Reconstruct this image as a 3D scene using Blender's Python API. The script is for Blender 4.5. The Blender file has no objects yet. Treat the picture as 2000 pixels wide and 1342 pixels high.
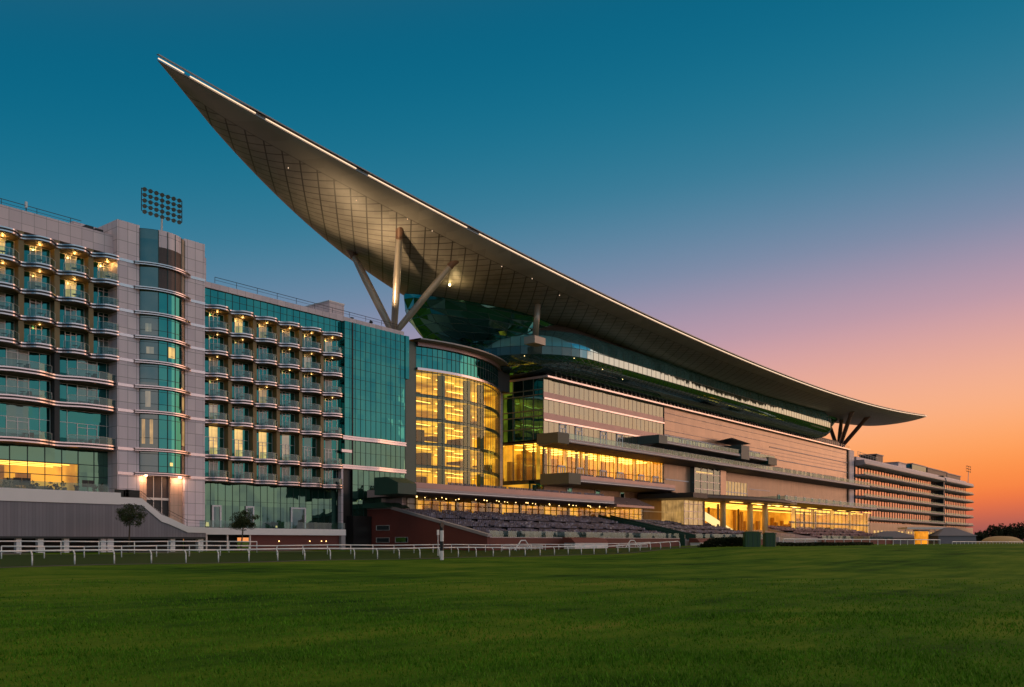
import bpy, math, random
import numpy as np
from mathutils import Vector
random.seed(7); rng = np.random.default_rng(7)
S = bpy.context.scene
COL = S.collection
PI = math.pi
R = math.radians

# ------------------------------------------------------------------ camera frame
# X runs along the facades (to the right and away), Y is the depth into the buildings, Z is up.
CAMZ = 1.7
FX, FY = 0.7809, 0.6247            # viewing direction on the ground
F_PX, HZ = 1750.0, 1058.0          # focal length and horizon row measured on the photograph


def ray(px):
    a = (px - 1000.0) / F_PX
    return FX + FY * a, FY - FX * a


def atY(px, py, Y):
    dx, dy = ray(px); t = Y / dy
    return Vector((t * dx, Y, CAMZ + t * (HZ - py) / F_PX))


def atT(px, py, t):
    dx, dy = ray(px)
    return Vector((t * dx, t * dy, CAMZ + t * (HZ - py) / F_PX))


# ------------------------------------------------------------------ scene helpers
class MB:
    """collects shapes that become ONE mesh object"""
    def __init__(s): s.v = []; s.f = []; s.uv = None

    def add(s, vs, fs):
        b = len(s.v); s.v += [tuple(v) for v in vs]; s.f += [tuple(b + i for i in f) for f in fs]; return s

    def box(s, x0, x1, y0, y1, z0, z1):
        return s.add([(x0, y0, z0), (x1, y0, z0), (x1, y1, z0), (x0, y1, z0), (x0, y0, z1), (x1, y0, z1), (x1, y1, z1), (x0, y1, z1)],
                     [(0, 3, 2, 1), (4, 5, 6, 7), (0, 1, 5, 4), (1, 2, 6, 5), (2, 3, 7, 6), (3, 0, 4, 7)])

    def quad(s, a, b, c, d): return s.add([a, b, c, d], [(0, 1, 2, 3)])

    def prism(s, pts, z0, z1):
        n = len(pts)
        vs = [(p[0], p[1], z0) for p in pts] + [(p[0], p[1], z1) for p in pts]
        return s.add(vs, [tuple(range(n - 1, -1, -1)), tuple(range(n, 2 * n))] + [(i, (i + 1) % n, n + (i + 1) % n, n + i) for i in range(n)])

    def sideprism(s, pts, x0, x1):          # outline in (y, z), swept along X
        n = len(pts)
        vs = [(x0, p[0], p[1]) for p in pts] + [(x1, p[0], p[1]) for p in pts]
        return s.add(vs, [tuple(range(n)), tuple(range(2 * n - 1, n - 1, -1))] + [(i, n + i, n + (i + 1) % n, (i + 1) % n) for i in range(n)])

    def frontprism(s, pts, y0, y1):         # outline in (x, z), swept along Y
        n = len(pts)
        vs = [(p[0], y0, p[1]) for p in pts] + [(p[0], y1, p[1]) for p in pts]
        return s.add(vs, [tuple(range(n)), tuple(range(2 * n - 1, n - 1, -1))] + [(i, n + i, n + (i + 1) % n, (i + 1) % n) for i in range(n)])

    def tube(s, p, q, r, r2=None, n=8, cap=True):
        p, q = Vector(p), Vector(q); r2 = r if r2 is None else r2
        d = (q - p).normalized(); a = d.orthogonal().normalized(); b = d.cross(a)
        vs = [p + (a * math.cos(2 * PI * i / n) + b * math.sin(2 * PI * i / n)) * r for i in range(n)]
        vs += [q + (a * math.cos(2 * PI * i / n) + b * math.sin(2 * PI * i / n)) * r2 for i in range(n)]
        fs = [(i, (i + 1) % n, n + (i + 1) % n, n + i) for i in range(n)]
        if cap: fs += [tuple(range(n - 1, -1, -1)), tuple(range(n, 2 * n))]
        return s.add(vs, fs)

    def path(s, pts, r, n=6):
        for a, b in zip(pts, pts[1:]): s.tube(a, b, r, n=n)
        return s

    def sheet(s, rows, closed=False):
        m = len(rows[0]); vs = [p for r_ in rows for p in r_]; fs = []
        for i in range(len(rows) - 1):
            for j in range(m if closed else m - 1):
                k = (j + 1) % m
                fs.append((i * m + j, i * m + k, (i + 1) * m + k, (i + 1) * m + j))
        return s.add(vs, fs)

    def blob(s, c, r, seed=0, n=7, m=5, amp=.2):
        rd = random.Random(seed); rows = []
        for i in range(m + 1):
            th = PI * i / m
            rows.append([(c[0] + r[0] * math.sin(th) * math.cos(2 * PI * j / n) * (1 + rd.uniform(-amp, amp)),
                          c[1] + r[1] * math.sin(th) * math.sin(2 * PI * j / n) * (1 + rd.uniform(-amp, amp)),
                          c[2] + r[2] * math.cos(th)) for j in range(n)])
        return s.sheet(rows, True)

    def build(s, name, mat, parent=None, smooth=False, uv=None):
        me = bpy.data.meshes.new(name)
        o0 = root_loc(parent)
        me.from_pydata([(v[0] - o0[0], v[1] - o0[1], v[2] - o0[2]) for v in s.v], [], s.f)
        me.materials.append(mat)
        if smooth: me.polygons.foreach_set('use_smooth', [True] * len(me.polygons))
        if uv is not None:
            ul = me.uv_layers.new(name='UVMap')
            li = np.zeros(len(me.loops), int); me.loops.foreach_get('vertex_index', li)
            ul.data.foreach_set('uv', np.asarray(uv, dtype=np.float32)[li].ravel())
        me.update()
        return link(name, me, parent)


def root_loc(p):
    if p is None: return (0, 0, 0)
    while p.parent: p = p.parent
    return tuple(p.location)


def link(name, data, parent=None, loc=None):
    o = bpy.data.objects.new(name, data); COL.objects.link(o)
    if parent: o.parent = parent
    if loc is not None: o.location = loc
    return o


def tag(o, label=None, cat=None, group=None, kind=None):
    if label: o['label'] = label
    if cat: o['category'] = cat
    if group: o['group'] = group
    if kind: o['kind'] = kind
    return o


def thing(name, label, cat, loc=(0, 0, 0), group=None):
    return tag(link(name, None, None, loc), label, cat, group, 'thing')


def copy_tree(o, parent=None):
    c = o.copy(); COL.objects.link(c)
    if parent: c.parent = parent
    for ch in [x for x in o.children]: copy_tree(ch, c)
    return c


ORD = ['first', 'second', 'third', 'fourth', 'fifth', 'sixth', 'seventh', 'eighth', 'ninth', 'tenth', 'eleventh', 'twelfth', 'thirteenth']


# ------------------------------------------------------------------ materials
def s2l(c): return tuple(((x / 255.0) / 12.92 if x / 255.0 <= .04045 else ((x / 255.0 + .055) / 1.055) ** 2.4) for x in c)


def newmat(name):
    m = bpy.data.materials.new(name); m.use_nodes = True
    nt = m.node_tree; nt.nodes.clear()
    out = nt.nodes.new('ShaderNodeOutputMaterial')
    return m, nt, out


def N(nt, t, **kw):
    n = nt.nodes.new(t)
    for k, v in kw.items():
        if hasattr(n, k): setattr(n, k, v)
    return n


def math_n(nt, op, a, b=None, clamp=False):
    n = nt.nodes.new('ShaderNodeMath'); n.operation = op; n.use_clamp = clamp
    for i, x in enumerate((a, b)):
        if x is None: continue
        if isinstance(x, (int, float)): n.inputs[i].default_value = x
        else: nt.links.new(x, n.inputs[i])
    return n.outputs[0]


def mixcol(nt, fac, a, b, mode='MIX'):
    n = nt.nodes.new('ShaderNodeMix'); n.data_type = 'RGBA'; n.blend_type = mode
    for sock, x in ((n.inputs[0], fac), (n.inputs[6], a), (n.inputs[7], b)):
        if isinstance(x, (int, float)): sock.default_value = x
        elif isinstance(x, tuple): sock.default_value = (*x[:3], 1)
        else: nt.links.new(x, sock)
    return n.outputs[2]


def noise(nt, scale, detail=4, vec=None, rough=.55):
    n = nt.nodes.new('ShaderNodeTexNoise'); n.inputs['Scale'].default_value = scale; n.inputs['Detail'].default_value = detail
    n.inputs['Roughness'].default_value = rough
    if vec is not None: nt.links.new(vec, n.inputs['Vector'])
    return n.outputs['Fac']


def coords(nt): return nt.nodes.new('ShaderNodeTexCoord').outputs['Object']


def wallvec(nt, sx=1., sz=1., flip=False):
    """object coordinates with x+y along the wall and z up -> a flat 2D vector"""
    sp = nt.nodes.new('ShaderNodeSeparateXYZ'); nt.links.new(coords(nt), sp.inputs[0])
    h = math_n(nt, 'ADD', sp.outputs[0], sp.outputs[1])
    cb = nt.nodes.new('ShaderNodeCombineXYZ')
    nt.links.new(math_n(nt, 'MULTIPLY', h, sx), cb.inputs[0]); nt.links.new(math_n(nt, 'MULTIPLY', sp.outputs[2], sz), cb.inputs[1])
    return cb.outputs[0]


def ramp(nt, fac, stops):
    r = nt.nodes.new('ShaderNodeValToRGB'); cr = r.color_ramp; cr.interpolation = 'B_SPLINE' if len(stops) > 8 else 'LINEAR'
    while len(cr.elements) < len(stops): cr.elements.new(.5)
    for e, (p, c) in zip(cr.elements, stops): e.position = p; e.color = (*c[:3], 1)
    nt.links.new(fac, r.inputs[0]); return r.outputs[0]


def pbr(name, base, rough=.5, metal=0., var=.12, scale=.8, bump=0., bscale=20., panel=None, line=.4, spec=.5, streak=0.):
    m, nt, out = newmat(name)
    p = N(nt, 'ShaderNodeBsdfPrincipled'); nt.links.new(p.outputs[0], out.inputs[0])
    p.inputs['Roughness'].default_value = rough; p.inputs['Metallic'].default_value = metal
    p.inputs['Specular IOR Level'].default_value = spec
    c = coords(nt); f = noise(nt, scale, 5, c)
    lo = tuple(x * (1 - var) for x in base); hi = tuple(min(1, x * (1 + var)) for x in base)
    col = mixcol(nt, f, lo, hi)
    if streak:
        mp = nt.nodes.new('ShaderNodeMapping'); mp.inputs['Scale'].default_value = (2.2, 2.2, .12); nt.links.new(c, mp.inputs[0])
        sf = noise(nt, 1., 4, mp.outputs[0])
        col = mixcol(nt, math_n(nt, 'MULTIPLY', sf, streak), col, tuple(x * .55 for x in base))
    if panel:
        b = N(nt, 'ShaderNodeTexBrick', offset=0., squash=1.)
        nt.links.new(wallvec(nt), b.inputs['Vector'])
        b.inputs['Scale'].default_value = 1; b.inputs['Brick Width'].default_value = panel[0]; b.inputs['Row Height'].default_value = panel[1]
        b.inputs['Mortar Size'].default_value = panel[2]; b.inputs['Mortar Smooth'].default_value = .1
        b.inputs['Color1'].default_value = (1, 1, 1, 1); b.inputs['Color2'].default_value = (.80, .80, .83, 1); b.inputs['Mortar'].default_value = (line, line, line, 1)
        col = mixcol(nt, 1., col, b.outputs['Color'], 'MULTIPLY')
    nt.links.new(col, p.inputs['Base Color'])
    nt.links.new(math_n(nt, 'ADD', math_n(nt, 'MULTIPLY', f, .2), max(0, rough - .1)), p.inputs['Roughness'])
    if bump:
        bn = N(nt, 'ShaderNodeBump'); bn.inputs['Strength'].default_value = bump
        nt.links.new(noise(nt, bscale, 4, c), bn.inputs['Height']); nt.links.new(bn.outputs[0], p.inputs['Normal'])
    return m


def cellnoise(nt, w, h):
    sn = nt.nodes.new('ShaderNodeVectorMath'); sn.operation = 'SNAP'
    nt.links.new(wallvec(nt), sn.inputs[0]); sn.inputs[1].default_value = (w, h, 1)
    wn = nt.nodes.new('ShaderNodeTexWhiteNoise'); nt.links.new(sn.outputs[0], wn.inputs['Vector'])
    return wn


def facade_glass(name, tint, base, refl=.45, w=1.5, h=3.55, rough=.03, wob=.020, var=.3, clear=0.):
    """coated curtain wall glass: tinted mirror over a dark (or see-through) body, each pane set very slightly askew"""
    m, nt, out = newmat(name)
    wn = cellnoise(nt, w, h)
    g = N(nt, 'ShaderNodeBsdfGlossy'); g.inputs['Roughness'].default_value = rough
    g.inputs['Color'].default_value = (*tint, 1)
    geo = N(nt, 'ShaderNodeNewGeometry')
    off = N(nt, 'ShaderNodeVectorMath', operation='SUBTRACT'); nt.links.new(wn.outputs['Color'], off.inputs[0]); off.inputs[1].default_value = (.5, .5, .5)
    sc = N(nt, 'ShaderNodeVectorMath', operation='SCALE'); nt.links.new(off.outputs[0], sc.inputs[0]); sc.inputs['Scale'].default_value = wob * 2
    nz = nt.nodes.new('ShaderNodeTexNoise'); nz.inputs['Scale'].default_value = .35; nt.links.new(coords(nt), nz.inputs['Vector'])
    o2 = N(nt, 'ShaderNodeVectorMath', operation='SUBTRACT'); nt.links.new(nz.outputs['Color'], o2.inputs[0]); o2.inputs[1].default_value = (.5, .5, .5)
    s2 = N(nt, 'ShaderNodeVectorMath', operation='SCALE'); nt.links.new(o2.outputs[0], s2.inputs[0]); s2.inputs['Scale'].default_value = wob * 3
    a1 = N(nt, 'ShaderNodeVectorMath', operation='ADD'); nt.links.new(geo.outputs['Normal'], a1.inputs[0]); nt.links.new(sc.outputs[0], a1.inputs[1])
    a2 = N(nt, 'ShaderNodeVectorMath', operation='ADD'); nt.links.new(a1.outputs[0], a2.inputs[0]); nt.links.new(s2.outputs[0], a2.inputs[1])
    nn = N(nt, 'ShaderNodeVectorMath', operation='NORMALIZE'); nt.links.new(a2.outputs[0], nn.inputs[0])
    nt.links.new(nn.outputs[0], g.inputs['Normal'])
    d = N(nt, 'ShaderNodeBsdfDiffuse')
    col = mixcol(nt, wn.outputs['Value'], tuple(x * (1 - var) for x in base), tuple(x * (1 + var) for x in base))
    nt.links.new(col, d.inputs['Color'])
    body = d.outputs[0]
    if clear:
        tr = N(nt, 'ShaderNodeBsdfTransparent'); tr.inputs['Color'].default_value = (*[min(1, x) for x in (tint[0] * .9 + .1, tint[1] * .9 + .1, tint[2] * .9 + .1)], 1)
        mx = N(nt, 'ShaderNodeMixShader'); mx.inputs[0].default_value = clear
        nt.links.new(body, mx.inputs[1]); nt.links.new(tr.outputs[0], mx.inputs[2]); body = mx.outputs[0]
    lw = N(nt, 'ShaderNodeLayerWeight'); lw.inputs['Blend'].default_value = .35
    fac = math_n(nt, 'ADD', math_n(nt, 'MULTIPLY', lw.outputs['Fresnel'], .35 if clear else .75), refl, True)
    mx2 = N(nt, 'ShaderNodeMixShader'); nt.links.new(fac, mx2.inputs[0]); nt.links.new(body, mx2.inputs[1]); nt.links.new(g.outputs[0], mx2.inputs[2])
    nt.links.new(mx2.outputs[0], out.inputs[0])
    return m


def lamp_mat(name, col, strength):
    m, nt, out = newmat(name)
    e = N(nt, 'ShaderNodeEmission'); e.inputs['Color'].default_value = (*col, 1); e.inputs['Strength'].default_value = strength
    nt.links.new(e.outputs[0], out.inputs[0]); return m


def lit_window(name, col, strength, refl=.12, fold=3., seed=0.):
    """a lit room seen through its curtained window: a pale fabric with folds, lit from inside, behind faintly mirroring glass"""
    m, nt, out = newmat(name)
    e = N(nt, 'ShaderNodeEmission')
    mp = nt.nodes.new('ShaderNodeMapping'); mp.inputs['Location'].default_value = (seed, seed * 1.7, 0); mp.inputs['Scale'].default_value = (fold, fold, .25)
    nt.links.new(coords(nt), mp.inputs[0])
    f = noise(nt, 1., 3, mp.outputs[0])
    b = noise(nt, .55, 2, coords(nt))
    st = math_n(nt, 'MULTIPLY', math_n(nt, 'ADD', math_n(nt, 'MULTIPLY', f, 1.3), .05), math_n(nt, 'ADD', math_n(nt, 'MULTIPLY', b, 1.6), .1))
    nt.links.new(math_n(nt, 'MULTIPLY', st, strength * 1.5), e.inputs['Strength']); e.inputs['Color'].default_value = (*col, 1)
    g = N(nt, 'ShaderNodeBsdfGlossy'); g.inputs['Roughness'].default_value = .04; g.inputs['Color'].default_value = (.7, .9, .9, 1)
    mx = N(nt, 'ShaderNodeMixShader'); mx.inputs[0].default_value = refl
    nt.links.new(e.outputs[0], mx.inputs[1]); nt.links.new(g.outputs[0], mx.inputs[2]); nt.links.new(mx.outputs[0], out.inputs[0])
    return m


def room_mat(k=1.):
    """interior of the lit rooms: warm walls given patchy emission of their own in place of room light"""
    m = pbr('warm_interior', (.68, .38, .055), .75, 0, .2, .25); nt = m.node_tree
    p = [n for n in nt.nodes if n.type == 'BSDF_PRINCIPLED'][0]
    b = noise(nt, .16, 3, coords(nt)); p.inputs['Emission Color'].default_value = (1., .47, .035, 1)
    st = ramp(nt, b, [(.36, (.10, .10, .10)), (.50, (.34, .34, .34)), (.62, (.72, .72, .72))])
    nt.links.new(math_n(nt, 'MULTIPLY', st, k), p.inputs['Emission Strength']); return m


M = {}
M['panel'] = pbr('aluminium_panel', (.84, .71, .77), .42, 0., .07, .5, panel=(1.35, 1.78, .035), line=.35, streak=.25)
M['panel_band'] = pbr('parapet_panel', (.78, .65, .70), .45, 0., .06, .5, panel=(1.6, 1.5, .03), line=.45, streak=.25)
M['steel'] = pbr('satin_fascia', (.62, .54, .55), .22, .9, .04, .4)
M['fascia_dark'] = pbr('dark_groove', (.05, .05, .055), .4, .2)
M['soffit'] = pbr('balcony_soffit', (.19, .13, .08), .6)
M['gold'] = pbr('bronze_pier', (.22, .15, .06), .38, .3, .12, .6, streak=.3)
M['white'] = pbr('white_paint', (.80, .75, .76), .45, 0, .06)
M['alu'] = pbr('aluminium_frame', (.62, .58, .56), .35, .4)
M['dark'] = pbr('dark_metal', (.03, .032, .035), .5, .2)
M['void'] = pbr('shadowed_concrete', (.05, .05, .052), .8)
M['mull'] = pbr('mullion', (.022, .055, .055), .4, .3)
M['glass'] = facade_glass('teal_curtain_glass', (.075, .43, .42), (.004, .026, .028), .40)
M['glass_low'] = facade_glass('low_reflection_glass', (.21, .47, .37), (.006, .034, .028), .36)  # greener tint paints in the low sky mirrored by the lower panes
M['glass_room'] = facade_glass('balcony_glass', (.065, .38, .38), (.004, .018, .020), .36, 1.1, 3.5)
M['glass_door'] = facade_glass('curtained_glass', (.25, .52, .52), (.10, .10, .09), .22, .9, 3.5)
M['glass_curtain'] = facade_glass('pale_curtained_glass', (.30, .42, .42), (.30, .27, .22), .14, .45, 9.)
M['glass_tower'] = facade_glass('grey_tower_glass', (.25, .35, .36), (.03, .035, .035), .36, 1.2, 3.5)
M['glass_amber'] = facade_glass('amber_glow_tint', (.75, .62, .52), (.20, .12, .05), .25, .6, 1.2, var=.6)  # warm glow put into the amber body colour
M['glass_drum'] = facade_glass('drum_glass', (.80, .95, .80), (.01, .03, .028), .05, 1.5, 4.7, clear=.96)
M['glass_clear'] = facade_glass('clear_glass', (.85, .95, .85), (.02, .03, .03), .05, 1.5, 4.7, clear=.96)
M['balustrade'] = facade_glass('balustrade_glass', (.50, .74, .74), (.06, .10, .10), .07, 1.2, 9., clear=.80)
M['glass_dark'] = facade_glass('dark_green_glass', (.12, .36, .34), (.003, .014, .013), .28, 3.4, 4.7)
M['glass_stand'] = facade_glass('bronze_band_glass', (.55, .62, .52), (.085, .088, .07), .22, 2.1, 3.3, rough=.08, var=.25)
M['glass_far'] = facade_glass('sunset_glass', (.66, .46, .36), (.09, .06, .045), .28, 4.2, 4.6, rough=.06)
M['spandrel'] = pbr('mauve_spandrel', (.30, .20, .20), .30, .35, .08, .4, streak=.2)
M['brown'] = pbr('perforated_brown_panel', (.42, .265, .17), .24, .25, .10, .25, panel=(2.4, 3.4, .05), line=.72, streak=.3, spec=.7)
M['brown_low'] = pbr('warm_brown_panel', (.40, .25, .15), .34, .15, .12, .3, panel=(1.1, 4.0, .05), line=.72, streak=.4)
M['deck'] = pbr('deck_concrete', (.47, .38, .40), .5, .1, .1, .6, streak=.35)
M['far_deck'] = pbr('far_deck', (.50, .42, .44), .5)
M['tube_reflection'] = pbr('brown_roof_reflection', (.13, .105, .09), .4, .2)  # brown colour stands in for the roof mirrored in the lounge's upper glass
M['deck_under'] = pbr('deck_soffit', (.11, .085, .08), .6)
M['concrete'] = pbr('terrace_concrete', (.36, .32, .33), .75, 0, .15, .4, bump=.15, streak=.3)
M['ribbed'] = pbr('ribbed_grey_cladding', (.24, .22, .25), .5, .2, .12, .5, panel=(.42, 30., .03), line=.7, streak=.35)
M['redwall'] = pbr('dark_red_render', (.17, .042, .032), .75, 0, .15, .5, streak=.35)
M['seat_blue'] = pbr('blue_plastic', (.085, .10, .22), .5, 0, .35, 2., spec=.4)
M['seat_plum'] = pbr('plum_plastic', (.22, .12, .18), .5, 0, .35, 2., spec=.4)
M['green'] = pbr('dark_green_sheet', (.012, .06, .045), .5, 0, .2)
M['binpaint'] = pbr('green_paint', (.012, .07, .022), .5, 0, .15, 1.5, streak=.3)
M['roof_top'] = pbr('roof_skin', (.35, .32, .31), .45, .5)
M['rail'] = pbr('white_plastic_rail', (.78, .78, .80), .35, 0, .04)
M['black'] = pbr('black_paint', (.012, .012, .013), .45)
M['tent'] = pbr('grey_canvas', (.19, .18, .22), .8, 0, .15, .2)
M['tan'] = pbr('tan_earth', (.50, .34, .18), .9, 0, .2, .2)
M['bark'] = pbr('bark', (.07, .05, .035), .9, 0, .25, 4.)
M['furn'] = pbr('dark_wicker', (.02, .022, .022), .7)
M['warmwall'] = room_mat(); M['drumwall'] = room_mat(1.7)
M['warmfloor'] = pbr('interior_floor', (.32, .2, .08), .5, 0, .2, .4)
M['intdark'] = pbr('interior_fittings', (.10, .06, .025), .6, 0, .3, .5)
M['intmid'] = pbr('interior_screen', (.40, .22, .05), .6, 0, .3, .5)
M['slabgreen'] = pbr('green_spandrel', (.045, .085, .075), .35, .2)
M['colgrey'] = pbr('grey_column', (.10, .13, .12), .5, .1)
M['lamp'] = lamp_mat('warm_lamp', (1., .60, .16), 9.)
M['lamp_soft'] = lamp_mat('cove_light', (1., .54, .09), 4.5)
M['lamp_edge'] = lamp_mat('roof_edge_light', (1., .70, .46), 1.5)
M['lamp_spot'] = lamp_mat('downlight', (1., .60, .2), 6.)
M['lit_a'] = lit_window('lit_room_bright', (1., .60, .16), .95, seed=1.)
M['lit_b'] = lit_window('lit_room_soft', (1., .56, .18), .45, seed=5.)
M['lit_c'] = lit_window('lit_room_dim', (.9, .58, .25), .22, .22, seed=9.)
M['sign'] = pbr('sign_face', (.7, .7, .68), .5)


def leaf_mat(name, c, var=.35):
    m, nt, out = newmat(name)
    p = N(nt, 'ShaderNodeBsdfPrincipled'); nt.links.new(p.outputs[0], out.inputs[0]); p.inputs['Roughness'].default_value = .7; p.inputs['Specular IOR Level'].default_value = .1
    f = noise(nt, 1.3, 3, coords(nt))
    nt.links.new(mixcol(nt, f, tuple(x * (1 - var) for x in c), tuple(x * (1 + var) for x in c)), p.inputs['Base Color'])
    return m


M['leaf'] = leaf_mat('tree_leaf', (.045, .06, .025))
M['leaf2'] = leaf_mat('far_leaf', (.03, .036, .02))
M['hedge'] = leaf_mat('hedge_leaf', (.022, .03, .014))


def grass_mat():
    m, nt, out = newmat('turf')
    p = N(nt, 'ShaderNodeBsdfPrincipled'); nt.links.new(p.outputs[0], out.inputs[0]); p.inputs['Roughness'].default_value = 1.
    p.inputs['Specular IOR Level'].default_value = .04
    c = coords(nt)
    big = noise(nt, .075, 6, c, .62); mid = noise(nt, .45, 5, c); fine = noise(nt, 7., 6, c, .7)
    rot = nt.nodes.new('ShaderNodeMapping'); rot.inputs['Rotation'].default_value = (0, 0, R(38.7)); rot.inputs['Scale'].default_value = (.10, .9, 1)
    nt.links.new(c, rot.inputs[0]); st = noise(nt, 1., 5, rot.outputs[0])
    mixv = math_n(nt, 'ADD', math_n(nt, 'MULTIPLY', big, .46), math_n(nt, 'ADD', math_n(nt, 'MULTIPLY', mid, .24), math_n(nt, 'ADD', math_n(nt, 'MULTIPLY', fine, .16), math_n(nt, 'MULTIPLY', st, .22))))
    col = ramp(nt, mixv, [(.38, (.006, .021, .003)), (.45, (.019, .060, .005)), (.52, (.046, .115, .007)), (.60, (.095, .160, .013)), (.70, (.17, .155, .035))])
    nt.links.new(col, p.inputs['Base Color'])
    b = N(nt, 'ShaderNodeBump'); b.inputs['Strength'].default_value = .6; b.inputs['Distance'].default_value = .08
    nt.links.new(math_n(nt, 'ADD', fine, mid), b.inputs['Height']); nt.links.new(b.outputs[0], p.inputs['Normal'])
    return m


M['grass'] = grass_mat()
M['blade'] = leaf_mat('grass_blade', (.080, .205, .010), .6)


def soffit_mat():
    """roof underside: satin panels, dark rib joints every few metres and finer joints along the roof (UV in metres)"""
    m, nt, out = newmat('roof_soffit_panels')
    p = N(nt, 'ShaderNodeBsdfPrincipled'); nt.links.new(p.outputs[0], out.inputs[0])
    p.inputs['Roughness'].default_value = .5; p.inputs['Metallic'].default_value = .12
    uv = N(nt, 'ShaderNodeUVMap'); sp = N(nt, 'ShaderNodeSeparateXYZ'); nt.links.new(uv.outputs[0], sp.inputs[0])
    u, w = sp.outputs[0], sp.outputs[1]

    def lines(x, period, half):
        fr = math_n(nt, 'FRACT', math_n(nt, 'DIVIDE', x, period))
        return math_n(nt, 'LESS_THAN', math_n(nt, 'ABSOLUTE', math_n(nt, 'SUBTRACT', fr, .5)), half / period)
    w2 = w; w = N(nt, 'ShaderNodeAttribute', attribute_name='across').outputs['Fac']
    rib = lines(u, 3.7, .17); ln = lines(w2, 2.5, .15)
    inside = math_n(nt, 'MULTIPLY', math_n(nt, 'GREATER_THAN', w, 3.2), 1.)
    k = math_n(nt, 'MULTIPLY', math_n(nt, 'MAXIMUM', math_n(nt, 'MULTIPLY', rib, .88), math_n(nt, 'MULTIPLY', ln, .80)), inside)
    crease = math_n(nt, 'MULTIPLY', math_n(nt, 'LESS_THAN', math_n(nt, 'ABSOLUTE', math_n(nt, 'SUBTRACT', w, 3.2)), .1), .5)
    k = math_n(nt, 'MAXIMUM', k, crease)
    wn = nt.nodes.new('ShaderNodeTexWhiteNoise'); sn = N(nt, 'ShaderNodeVectorMath', operation='SNAP')
    nt.links.new(uv.outputs[0], sn.inputs[0]); sn.inputs[1].default_value = (3.7, 2.5, 1); nt.links.new(sn.outputs[0], wn.inputs['Vector'])
    base = mixcol(nt, wn.outputs['Value'], (.20, .182, .16), (.245, .225, .198))
    nt.links.new(mixcol(nt, k, base, (.03, .025, .02)), p.inputs['Base Color'])
    return m


M['roof_soffit'] = soffit_mat()


def hull_mat():
    m, nt, out = newmat('faceted_green_glass')
    g = N(nt, 'ShaderNodeBsdfGlossy'); g.inputs['Roughness'].default_value = .06; g.inputs['Color'].default_value = (.16, .42, .38, 1)
    d = N(nt, 'ShaderNodeBsdfDiffuse'); d.inputs['Color'].default_value = (.010, .060, .050, 1)
    lw = N(nt, 'ShaderNodeLayerWeight'); lw.inputs['Blend'].default_value = .35
    mx = N(nt, 'ShaderNodeMixShader'); nt.links.new(math_n(nt, 'ADD', math_n(nt, 'MULTIPLY', lw.outputs['Fresnel'], .55), .17, True), mx.inputs[0])
    nt.links.new(d.outputs[0], mx.inputs[1]); nt.links.new(g.outputs[0], mx.inputs[2]); nt.links.new(mx.outputs[0], out.inputs[0])
    return m


M['hull'] = hull_mat()
M['tube'] = facade_glass('lounge_glass', (.30, .48, .46), (.012, .058, .046), .16, 1.1, 30., rough=.06, wob=.006, var=.5)
M['tube_band'] = facade_glass('lounge_window_band', (.27, .36, .36), (.09, .135, .13), .17, 1.1, 30., rough=.06, wob=.012, var=.5)
M['tube_up'] = facade_glass('lounge_roof_glass', (.40, .56, .58), (.17, .43, .46), .05, 2.2, 30., rough=.08, wob=.006)

# ------------------------------------------------------------------ world: dusk sky
GA = R(-11.0)                                   # azimuth of the sunset, just beyond the right edge of the picture
W = bpy.data.worlds.new('World'); S.world = W; W.use_nodes = True
nt = W.node_tree; nt.nodes.clear()
wo = nt.nodes.new('ShaderNodeOutputWorld'); bg = nt.nodes.new('ShaderNodeBackground'); nt.links.new(bg.outputs[0], wo.inputs[0])
tc = nt.nodes.new('ShaderNodeTexCoord')
dt = N(nt, 'ShaderNodeVectorMath', operation='DOT_PRODUCT'); nt.links.new(tc.outputs['Generated'], dt.inputs[0]); dt.inputs[1].default_value = (math.cos(GA), math.sin(GA), 0)
sp = N(nt, 'ShaderNodeSeparateXYZ'); nt.links.new(tc.outputs['Generated'], sp.inputs[0])
v = math_n(nt, 'ADD', sp.outputs[2], math_n(nt, 'MULTIPLY', math_n(nt, 'SUBTRACT', 1., dt.outputs['Value']), .17))
stops = [(.0, (95, 66, 84)), (.020, (135, 82, 88)), (.045, (222, 105, 72)), (.066, (248, 128, 62)), (.105, (253, 158, 84)), (.150, (250, 178, 134)),
         (.20, (230, 168, 152)), (.252, (190, 152, 170)), (.325, (116, 138, 168)), (.415, (38, 123, 150)), (.53, (0, 104, 136)), (.66, (0, 86, 118)), (.82, (112, 120, 120)), (1., (236, 200, 160))]
rc = ramp(nt, v, [(p, s2l(c)) for p, c in stops])
away = ramp(nt, sp.outputs[2], [(.0, s2l((170, 150, 165))), (.06, s2l((252, 212, 196))), (.13, s2l((242, 214, 210))), (.22, s2l((160, 185, 195))), (.34, s2l((70, 150, 175))), (.52, s2l((20, 105, 136))), (.70, s2l((140, 148, 148))), (.95, s2l((240, 208, 170)))])
fa = math_n(nt, 'DIVIDE', math_n(nt, 'SUBTRACT', math_n(nt, 'MULTIPLY', sp.outputs[1], -1.), .30), .45, True)
rc = mixcol(nt, math_n(nt, 'MULTIPLY', fa, .92), rc, mixcol(nt, 1., away, (1.45, 1.4, 1.38), 'MULTIPLY'))
sky = nt.nodes.new('ShaderNodeTexSky'); sky.sky_type = 'NISHITA'; sky.sun_disc = False
sky.sun_elevation = R(2.0); sky.sun_rotation = R(90 + 11); sky.altitude = 10
sk = mixcol(nt, 1., rc, mixcol(nt, 1., sky.outputs[0], (.003, .003, .003), 'MULTIPLY'), 'ADD')
nt.links.new(sk, bg.inputs['Color']); bg.inputs['Strength'].default_value = 1.0

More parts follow.
